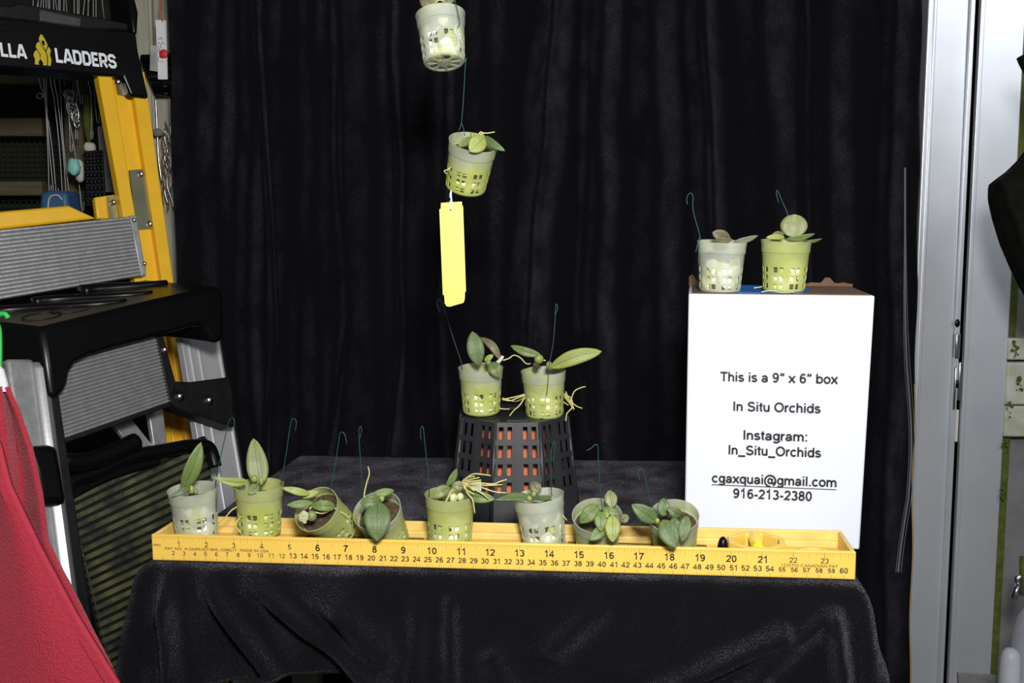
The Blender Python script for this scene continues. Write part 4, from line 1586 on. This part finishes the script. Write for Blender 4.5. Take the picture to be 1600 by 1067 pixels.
# far leg
leg_ext([(279, 505), (339, 505), (388, 800), (328, 800)], -.076, .010, 'rear_leg', M_ALUL, .001)
for f0, f1 in ((.17, .24), (.40, .46), (.93, 1.0)):
    q = [(279 + 60 * f0, 505), (279 + 60 * f1, 505), (328 + 60 * f1, 800), (328 + 60 * f0, 800)]
    leg_ext(q, -.0745, .005, 'leg_ridge', M_ALUL, .001)
leg_ext([(339, 505), (343, 505), (393, 800), (388, 800)], -.080, .020, 'leg_side', M_BLACKM, .001)
Bpoly([(262, 612), (266, 601), (276, 595), (300, 596), (361, 588), (366, 620), (367, 668), (330, 655), (276, 637), (265, 626)], -.050, .024).build('hinge_bracket', M_BLACKM, sb, bevel=.003)
for x, y in ((279, 620), (325, 626)):
    MB().ball(B(x, y, -.050), .0066, (1, .35, 1), 14, 6).build('washer', M_BLACK, sb, smooth=True)
    MB().ball(B(x, y, -.0485), .0046, (1, .6, 1), 10, 6).build('bolt', M_STEEL, sb, smooth=True)
ribbed(sb, B, (46, 571), (244, 523), (266, 628), (70, 696), 20, -.016, M_ALUD)
Bpoly([(244, 522), (255, 523), (275, 598), (266, 628)], -.013, .016).build('tread_bracket', M_BLACKM, sb, bevel=.001)
MB().ball(B(256, 547, -.012), .0035, (1, .6, 1), 10, 6).build('bolt', M_STEEL, sb, smooth=True)
Bpoly([(86, 690), (266, 628), (268, 634), (88, 697)], -.012, .02).build('tread_edge', M_BLACKM, sb, bevel=.001)
# folded spreader and the rail glimpsed below the tread
Bpoly([(176, 662), (204, 652), (250, 710), (222, 718)], -.050, .006).build('spreader', M_ALUD, sb, bevel=.001)
Bpoly([(232, 640), (254, 630), (262, 700), (242, 705)], -.046, .006).build('spreader', M_ALUD, sb, bevel=.001)
# black ribbed platform folded below
plat = [(104, 770), (322, 680), (336, 780), (320, 880), (262, 1090), (195, 1130)]
pq = [B(x, y, -.045) for x, y in plat]
MB().prism(pq, -PNB * .010).build('platform', M_BLACKM, sb, bevel=.002)
mslat = mat('dirty_rib', (.010, .010, .010), .6, c2=(.085, .088, .030), nscale=38, contrast=.34, bump=.3, bscale=200)
for k in range(27):
    t0 = .03 + k * .0355
    t1 = t0 + .020
    lft = lambda t: (104 + (195 - 104) * t, 770 + (1130 - 770) * t)
    def rgt(t):
        lx, ly = lft(t)
        xr = 322 + 14 * min(1, t / .3) - 70 * max(0, (t - .3) / .7)
        return (xr, max(ly - .47 * (xr - lx), 684))
    l0, l1, r0, r1 = lft(t0), lft(t1), rgt(t0), rgt(t1)
    qq = [B(x, y, -.042) for x, y in (l0, r0, r1, l1)]
    MB().prism(qq, -PNB * .004).build('platform_rib', mslat, sb)
MB().tube(smooth_path([B(x, y, -.038) for x, y in ((100, 770), (112, 752), (150, 738), (200, 715), (262, 703), (300, 697), (326, 700), (336, 730))]), .008, 10).build('platform_lip', M_BLACK, sb, smooth=True)
MB().tube(smooth_path([B(x, y, -.030) for x, y in ((96, 722), (130, 722), (165, 712), (212, 690))]), .010, 10).build('handle_bar', M_BLACK, sb, smooth=True)
Bpoly([(104, 716), (170, 718), (258, 694), (252, 726), (170, 752), (108, 785)], -.040, .006).build('platform_shroud', M_BLACK, sb, bevel=.003)

# ================================================================== RED TOWEL
rows = []
edge = [(585, 6), (612, 14), (640, 27), (700, 48), (772, 64), (844, 73), (875, 88), (912, 108), (992, 148), (1064, 186), (1120, 214)]
for i in range(61):
    py = 604 + (1130 - 604) * i / 60
    row = []
    xr = interp(edge, py)
    xl = -14 - 1.05 * xr
    for j in range(41):
        px = xl + (xr - xl) * j / 40
        dd_ = .885 + .010 * math.sin(14 * j / 40 + 1.2 + py * .002) + .004 * noise.noise(Vector((px * .02, py * .02, 0)))
        row.append(P(px, py, dd_))
    rows.append(row)
tw = MB().grid(rows).build('towel', M_TOWEL, smooth=True, solid=.004)
tag(tw, 'red terry towel hanging in front of the step stool', 'towel')
rows = []
fold = [(640, -40), (692, 0), (756, 16), (856, 64), (960, 120), (1067, 186), (1130, 222)]
for i in range(51):
    py = 650 + (1130 - 650) * i / 50
    xr = interp(fold, py)
    xl = -16 - 1.05 * interp(edge, py)
    rows.append([P(xl + (xr - xl) * j / 30, py, .866 + .007 * math.sin(9 * j / 30 + py * .004)) for j in range(31)])
MB().grid(rows).build('front_fold', M_TOWEL, tw, smooth=True, solid=.005)
rows = []
for i in range(51):
    py = 655 + (1130 - 655) * i / 50
    xr = interp(fold, py) + 1.5
    rows.append([P(x, py, .8615 + .007 * math.sin(9 + py * .004)) for x in (xr - 22, xr - 20, xr - 8, xr)])
MB().grid(rows).build('hem_band', mat('red_hem', (.37, .020, .042), .85, bump=.5, bscale=300), tw, smooth=True, solid=.004)
Lq = [P(x, y, .880) for x, y in ((-16, 560), (4, 578), (10, 600), (12, 612), (-16, 612))]
MB().prism(Lq, Vector((0, .003, 0))).build('care_label', M_LOGO_W, tw)
hk = MB().tube(smooth_path([P(x, y, .885) for x, y in ((-6, 606), (-1, 575), (-1, 520), (-6, 500), (0, 491), (8, 491), (13, 497))]), .0022, 8).build('plastic_hook', M_GCORD, smooth=True, origin=P(0, 500, .885))
tag(hk, 'bright green plastic hook holding the red towel', 'hook')

# ================================================================== THINGS HANGING ON THE LEFT BACK WALL
YW = 1.66
wnames = 'thin steel wire hanger hanging among others behind the ladder'
for k, (x0, y0, x1, y1, cx) in enumerate(((60, 108, 88, 305, 4), (72, 108, 84, 300, -3), (78, 110, 98, 312, 3), (84, 110, 104, 310, 2), (68, 112, 77, 300, 1), (92, 112, 128, 326, 4), (94, 112, 112, 330, -4),
                                          (100, 114, 110, 235, 2), (116, 114, 126, 160, 1), (138, 116, 142, 215, 3), (146, 116, 160, 200, 2), (150, 116, 152, 190, -3), (121, 118, 118, 215, 0))):
    ps = [PY(x0 + (x1 - x0) * t + cx * math.sin(PI * t), y0 + (y1 - y0) * t, YW - .004 * (k % 5)) for t in (0, .2, .4, .6, .8, 1)]
    ps = [PY(x0, -60, YW - .004 * (k % 5))] + ps
    h_ = PY(x1 + 3, y1 - 12, YW - .004 * (k % 5))
    o = MB().tube(smooth_path(ps + [PY(x1 + 3, y1 + 1, YW - .004 * (k % 5)), h_], 4), .0009, 5).build('wire_hook', M_STEELD, smooth=True, origin=ps[-1])
    tag(o, wnames, 'wire', 'steel wires hanging behind the ladder')
for k in range(12):
    x0 = 44 + k * 12 + random.uniform(-3, 3)
    ps = [PY(x0 + 5 * math.sin(t * 3 + k), -60 + 110 * t, YW + .01) for t in (0, .3, .6, 1)]
    o = MB().tube(smooth_path(ps, 4), .0009, 5).build('wire_hook', M_STEELD, smooth=True, origin=ps[-1])
    tag(o, 'steel wire end poking up above the lettered ladder cap', 'wire', 'wires above the ladder cap')
for x, y, r, lab in ((62, 150, 4.2, 'small steel ring on a swivel clip left of the wires'), (108, 148, 7.5, 'large steel split ring hanging from a black swivel')):
    c = PY(x, y, YW - .02)
    rg = [c + Vector((math.cos(2 * PI * k / 16), 0, math.sin(2 * PI * k / 16))) * (r * YW / F_PX) for k in range(17)]
    o = MB().tube(rg, .0009, 5).build('split_ring', M_STEEL, smooth=True, origin=c)
    tag(o, lab, 'ring')
sw = empty('swivel_clip', PY(107, 128, YW - .02))
tag(sw, 'black and steel swivel clip above the large split ring', 'clip')
MB().tube([PY(107, 112, YW - .02), PY(107, 140, YW - .02)], .0055, 10).build('barrel', M_BLACK, sw, smooth=True)
MB().tube(smooth_path([PY(107, 60, YW - .02), PY(107, 112, YW - .022), PY(108, 142, YW - .022)], 4), .002, 8).build('pin', M_STEEL, sw, smooth=True)
ch = empty('link_chain', PY(112, 165, YW - .02))
tag(ch, 'short steel chain of links hanging below the split ring', 'chain')
for k in range(5):
    c = PY(110 + k * 2.5, 160 + k * 8, YW - .02)
    rg = [c + (Vector((math.cos(a) * .004, math.cos(a) * .003 * (k % 2), math.sin(a) * .0075))) for a in [2 * PI * i / 12 for i in range(13)]]
    MB().tube(rg, .0012, 5).build('chain_link', M_STEEL, ch, smooth=True)
MB().tube(smooth_path([PY(x, y, YW - .02) for x, y in ((108, 150), (104, 165), (110, 182), (120, 188), (123, 178), (118, 160))]), .0014, 6).build('carabiner', M_STEEL, ch, smooth=True)
# black perforated plate
bp_ = empty('perforated_plate', PY(146, 300, 1.58))
tag(bp_, 'black perforated plastic plate hanging beside the yellow rail', 'plate')
q = [PY(x, y, 1.58) for x, y in ((131, 236), (160, 234), (166, 322), (132, 322))]
MB().prism(q, Vector((0, .004, 0))).build('plate_body', M_BLACKM, bp_, bevel=.002)
for i in range(5):
    for j in range(8):
        p = q[0].lerp(q[1], .12 + i * .19).lerp(q[3].lerp(q[2], .12 + i * .19), .08 + j * .12)
        MB().ball(p, .0034, (1, .35, 1), 8, 4).build('stud', M_BLACK, bp_, smooth=True)
gp = MB().prism([PY(x, y, 1.60) for x, y in ((152, 198), (168, 196), (186, 300), (160, 300))], Vector((0, .003, 0))).build('grey_card', M_GREYP, origin=PY(160, 300, 1.6))
tag(gp, 'plain grey plastic card tucked behind the yellow rail', 'card')
o = MB().ball(PY(115, 260, 1.60), 12 * 1.6 / F_PX, (.85, .5, 1.15), 14, 10, jitter=.25).build('float_ball', M_MINT, smooth=True, origin=PY(115, 272, 1.6))
tag(o, 'mint green rounded plastic lump hanging between wires', 'ornament')
for x, y, r, sq in ((124, 268, 12, (.7, .5, 1.5)), (140, 230, 9, (1.1, .5, .9))):
    o = MB().ball(PY(x, y, 1.63), r * 1.6 / F_PX, sq, 12, 8, jitter=.2).build('shell_ornament', M_CREAM, smooth=True, origin=PY(x, y + 10, 1.63))
    tag(o, 'pale shell-like ornament behind the mint lump' if x == 124 else 'pale shell-like ornament above the perforated plate', 'ornament')
o = MB().ball(PY(138, 185, 1.65), 9 * 1.6 / F_PX, (.9, .4, 4.2), 12, 12).build('bark_mount', M_MOSS, smooth=True, origin=PY(138, 220, 1.65))
tag(o, 'long mossy green bark piece hanging among the wires', 'bark')
o = MB().tube([PY(122, 60, 1.74), PY(118, 240, 1.74), PY(112, 420, 1.74)], .018, 12).build('tree_branch', M_WOOD, smooth=True, origin=PY(112, 420, 1.74))
tag(o, 'upright brown branch behind the hanging wires', 'branch')
bl = empty('blue_tub', PY(80, 330, 1.56))
tag(bl, 'blue plastic tub behind the yellow ladder step', 'tub')
q = [PY(x, y, 1.56) for x, y in ((62, 300), (78, 297), (104, 299), (108, 335), (60, 335))]
MB().prism(q, Vector((0, .05, 0))).build('tub_body', M_BLUE, bl, bevel=.006)
MB().tube(smooth_path([PY(x, y, 1.557) for x, y in ((75, 325), (78, 308), (90, 305), (97, 312))]), .0012, 6).build('tub_handle', M_CREAM, bl, smooth=True)
# on the pale post: net basket, tag with red dot, twisted wires
nb = empty('hanging_net_pot', PY(245, 145, 1.585))
tag(nb, 'black net pot hanging on the pale post by the curtain', 'net pot')
for i in range(7):
    t0 = i / 6
    a, b = PY(221 + 30 * t0, 92 + 2 * t0 - 6 * math.sin(PI * t0), 1.585), PY(244 + 20 * t0, 146 + 2 * t0, 1.585)
    MB().tube([a, b], .0028, 6).build('net_rib', M_BLACK, nb, smooth=True)
for i in range(6):
    t0 = i / 5
    a = PY(221 + 23 * t0, 92 + 54 * t0, 1.583)
    b = PY(268, 90 + 56 * t0, 1.583)
    MB().tube([a, b], .0030 if i not in (0,) else .006, 6).build('net_ring', M_BLACK, nb, smooth=True)
ptag = empty('paper_tag', PY(253, 125, 1.565))
tag(ptag, 'white paper tag with a red round seal hanging on an orange string', 'tag')
q = [PY(x, y, 1.565) for x, y in ((243, 31), (260, 32), (262, 124), (247, 124))]
MB().prism(q, Vector((0, .0015, 0))).build('tag_paper', M_LOGO_W, ptag)
MB().prism([PY(x, y, 1.562) for x, y in ((235, 70), (246, 72), (247, 112), (234, 110))], Vector((0, .001, 0))).build('clear_sleeve', M_TRANS, ptag)
MB().ball(PY(255.5, 84, 1.563), 7 * 1.56 / F_PX, (1, .3, 1), 12, 6, jitter=.1).build('red_seal', M_RED, ptag, smooth=True)
MB().tube(smooth_path([PY(x, y, 1.563) for x, y in ((251, -40), (252, 0), (250, 15), (254, 34))]), .0010, 5).build('string', mat('orange_string', (.6, .12, .02), .7), ptag, smooth=True)
scr = MB()
for k, (x, y) in enumerate(((250, 60), (251, 68), (249, 75), (250, 82), (251, 90), (250, 96))):
    scr.tube(smooth_path([PY(x + dx * (1 + .3 * (k % 2)), y + dy + 2 * math.sin(dx * 2 + k), 1.5645) for dx, dy in ((-4, 2), (-2, -2), (0, 2), (2, -1), (4, 1))], 3), .0003, 4)
scr.build('tag_scribble', M_INK, ptag)
for k in range(7):
    x = 258 + (k % 3) * 4
    ps = [PY(x + 5 * math.sin(t * 9 + k), 190 + 120 * t + k * 3, 1.60 - .003 * k) for t in [i / 10 for i in range(11)]]
    o = MB().tube(smooth_path(ps, 3), .0009, 5).build('twist_wire', M_STEEL if k % 3 else mat('rusty_wire', (.16, .08, .03), .8), smooth=True, origin=ps[-1])
    tag(o, 'crinkled wire hanging on the pale post by the curtain edge', 'wire', 'crinkled wires on the pale post')
o = MB().tube(smooth_path([PY(x, y, 1.598) for x, y in ((243, 150), (246, 210), (248, 250), (253, 285))]), .0013, 6).build('twist_wire', M_STEEL, smooth=True, origin=PY(253, 285, 1.598))
tag(o, 'straight bright wire hanging on the pale post below the net pot', 'wire')
o = MB().ball(PY(246, 207, 1.59), 7 * 1.59 / F_PX, (1.2, .4, .9), 10, 6).build('grey_grommet', M_GREYP, smooth=True, origin=PY(246, 207, 1.59))
tag(o, 'small grey plastic disc on the pale post', 'disc')

# ================================================================== THINGS AT THE RIGHT EDGE
DG = 1.28
rows = []
oe = [(236, 1602), (250, 1590), (268, 1572), (288, 1545), (294, 1543.5), (312, 1543), (340, 1549), (380, 1561), (420, 1578), (450, 1594), (480, 1616), (500, 1640)]
for i in range(41):
    py = 236 + 264 * i / 40
    xl = interp(oe, py)
    row = []
    for j in range(21):
        t = j / 20
        px = xl + (1720 - xl) * t
        bul = .05 * math.sqrt(max(0, 1 - (1 - 2 * t) ** 2))
        dd_ = DG + .03 - bul - .010 * math.exp(-((px - (1585 + (py - 330) * .35)) / 6) ** 2) + .006 * noise.noise(Vector((px * .03, py * .03, 4)))
        row.append(P(px, py, dd_))
    rows.append(row)
back = [[p + Vector((.01 * math.sin(PI * j / 20), .10 * math.sin(PI * j / 20), 0)) for j, p in enumerate(r)] for r in rows]
bag = MB().grid([a + b[::-1] for a, b in zip(rows, back)], True)
nb_ = 42
bag.f.append(list(range(nb_)))
bag.f.append([40 * nb_ + k for k in range(nb_)][::-1])
bgo = bag.build('mesh_bag', M_MESH, smooth=True, origin=P(1600, 500, DG))
MB().tube(smooth_path([P(1640, 240, DG + .03), P(1650, 120, DG + .04), P(1655, -60, DG + .05), P(1655, -260, DG + .05)]), .006, 8).build('strap', M_MESH, bgo, smooth=True)
tag(bgo, 'black mesh fabric bag hanging in front of the right door post', 'bag')
o = MB().tube(smooth_path([P(1650, 175, DG + .02), P(1625, 130, DG), P(1606, 98, DG - .005), P(1600, 86, DG - .005)]), .011, 12, .009).build('strap_end', M_MESH, smooth=True, origin=P(1604, 92, DG))
tag(o, 'rounded black fabric strap end above the mesh bag', 'strap')
bt1 = empty('spray_bottle', P(1625, 1090, 1.36))
tag(bt1, 'frosted translucent plastic bottle behind the small rounded one', 'bottle')


def lathe(c, prof, seg=28):
    return MB().grid([[c + Vector((r * math.cos(2 * PI * k / seg), r * math.sin(2 * PI * k / seg), z)) for k in range(seg)] for r, z in prof], True)


c = P(1628, 1100, 1.36)
hgt = (P(1628, 948, 1.36) - c).z
lathe(c, [(.001, -.06), (.046, -.06), (.047, -.05), (.044, hgt * .3), (.038, hgt * .75), (.034, hgt * .9), (.026, hgt), (.012, hgt + .004), (.001, hgt + .004)]).build('bottle_body', M_BOTTLE, bt1, smooth=True)
MB().tube([c + Vector((0, 0, hgt)), c + Vector((0, 0, hgt + .05))], .012, 16).build('bottle_cap', M_BLACKM, bt1, smooth=True)
c = P(1575, 1110, 1.22)
hgt = (P(1575, 1008, 1.22) - c).z
rr = 15 * 1.22 / F_PX
o = lathe(c, [(.0005, -.08), (rr * 1.25, -.08), (rr * 1.2, -.02), (rr * 1.05, hgt * .6), (rr, hgt * .82), (rr * .85, hgt * .93), (rr * .5, hgt * .99), (.0005, hgt)]).build('plastic_tube', M_BOTTLE, smooth=True, origin=c)
tag(o, 'small frosted plastic tube with rounded end at the foot of the door post', 'tube')
cl_ = empty('spring_clip', P(1592, 935, 1.38))
tag(cl_, 'chrome clip hanging on the right wall above the bottles', 'clip')
MB().ball(P(1592, 905, 1.38), 7 * 1.38 / F_PX, (1, .7, 1.2), 12, 8).build('clip_head', M_STEEL, cl_, smooth=True)
MB().tube([P(1592, 912, 1.38), P(1584, 935, 1.38)], .004, 8).build('clip_arm', M_STEEL, cl_, smooth=True)
o = MB().tube([P(1600, 870, 1.40), P(1600, 930, 1.40)], .006, 8).build('mossy_peg', M_MOSS, smooth=True, origin=P(1600, 930, 1.4))
tag(o, 'mossy green peg behind the chrome clip', 'peg')
q = [P(x, y, 1.44) for x, y in ((1497, 1051), (1556, 1056), (1560, 1110), (1499, 1110))]
o = MB().prism(q, Vector((0, .004, 0))).build('metal_plate', M_ALUD, origin=q[3])
tag(o, 'dull metal plate leaning at the foot of the door post', 'plate')
for ob in bpy.data.objects:
    if '_d' in ob:
        del ob['_d']
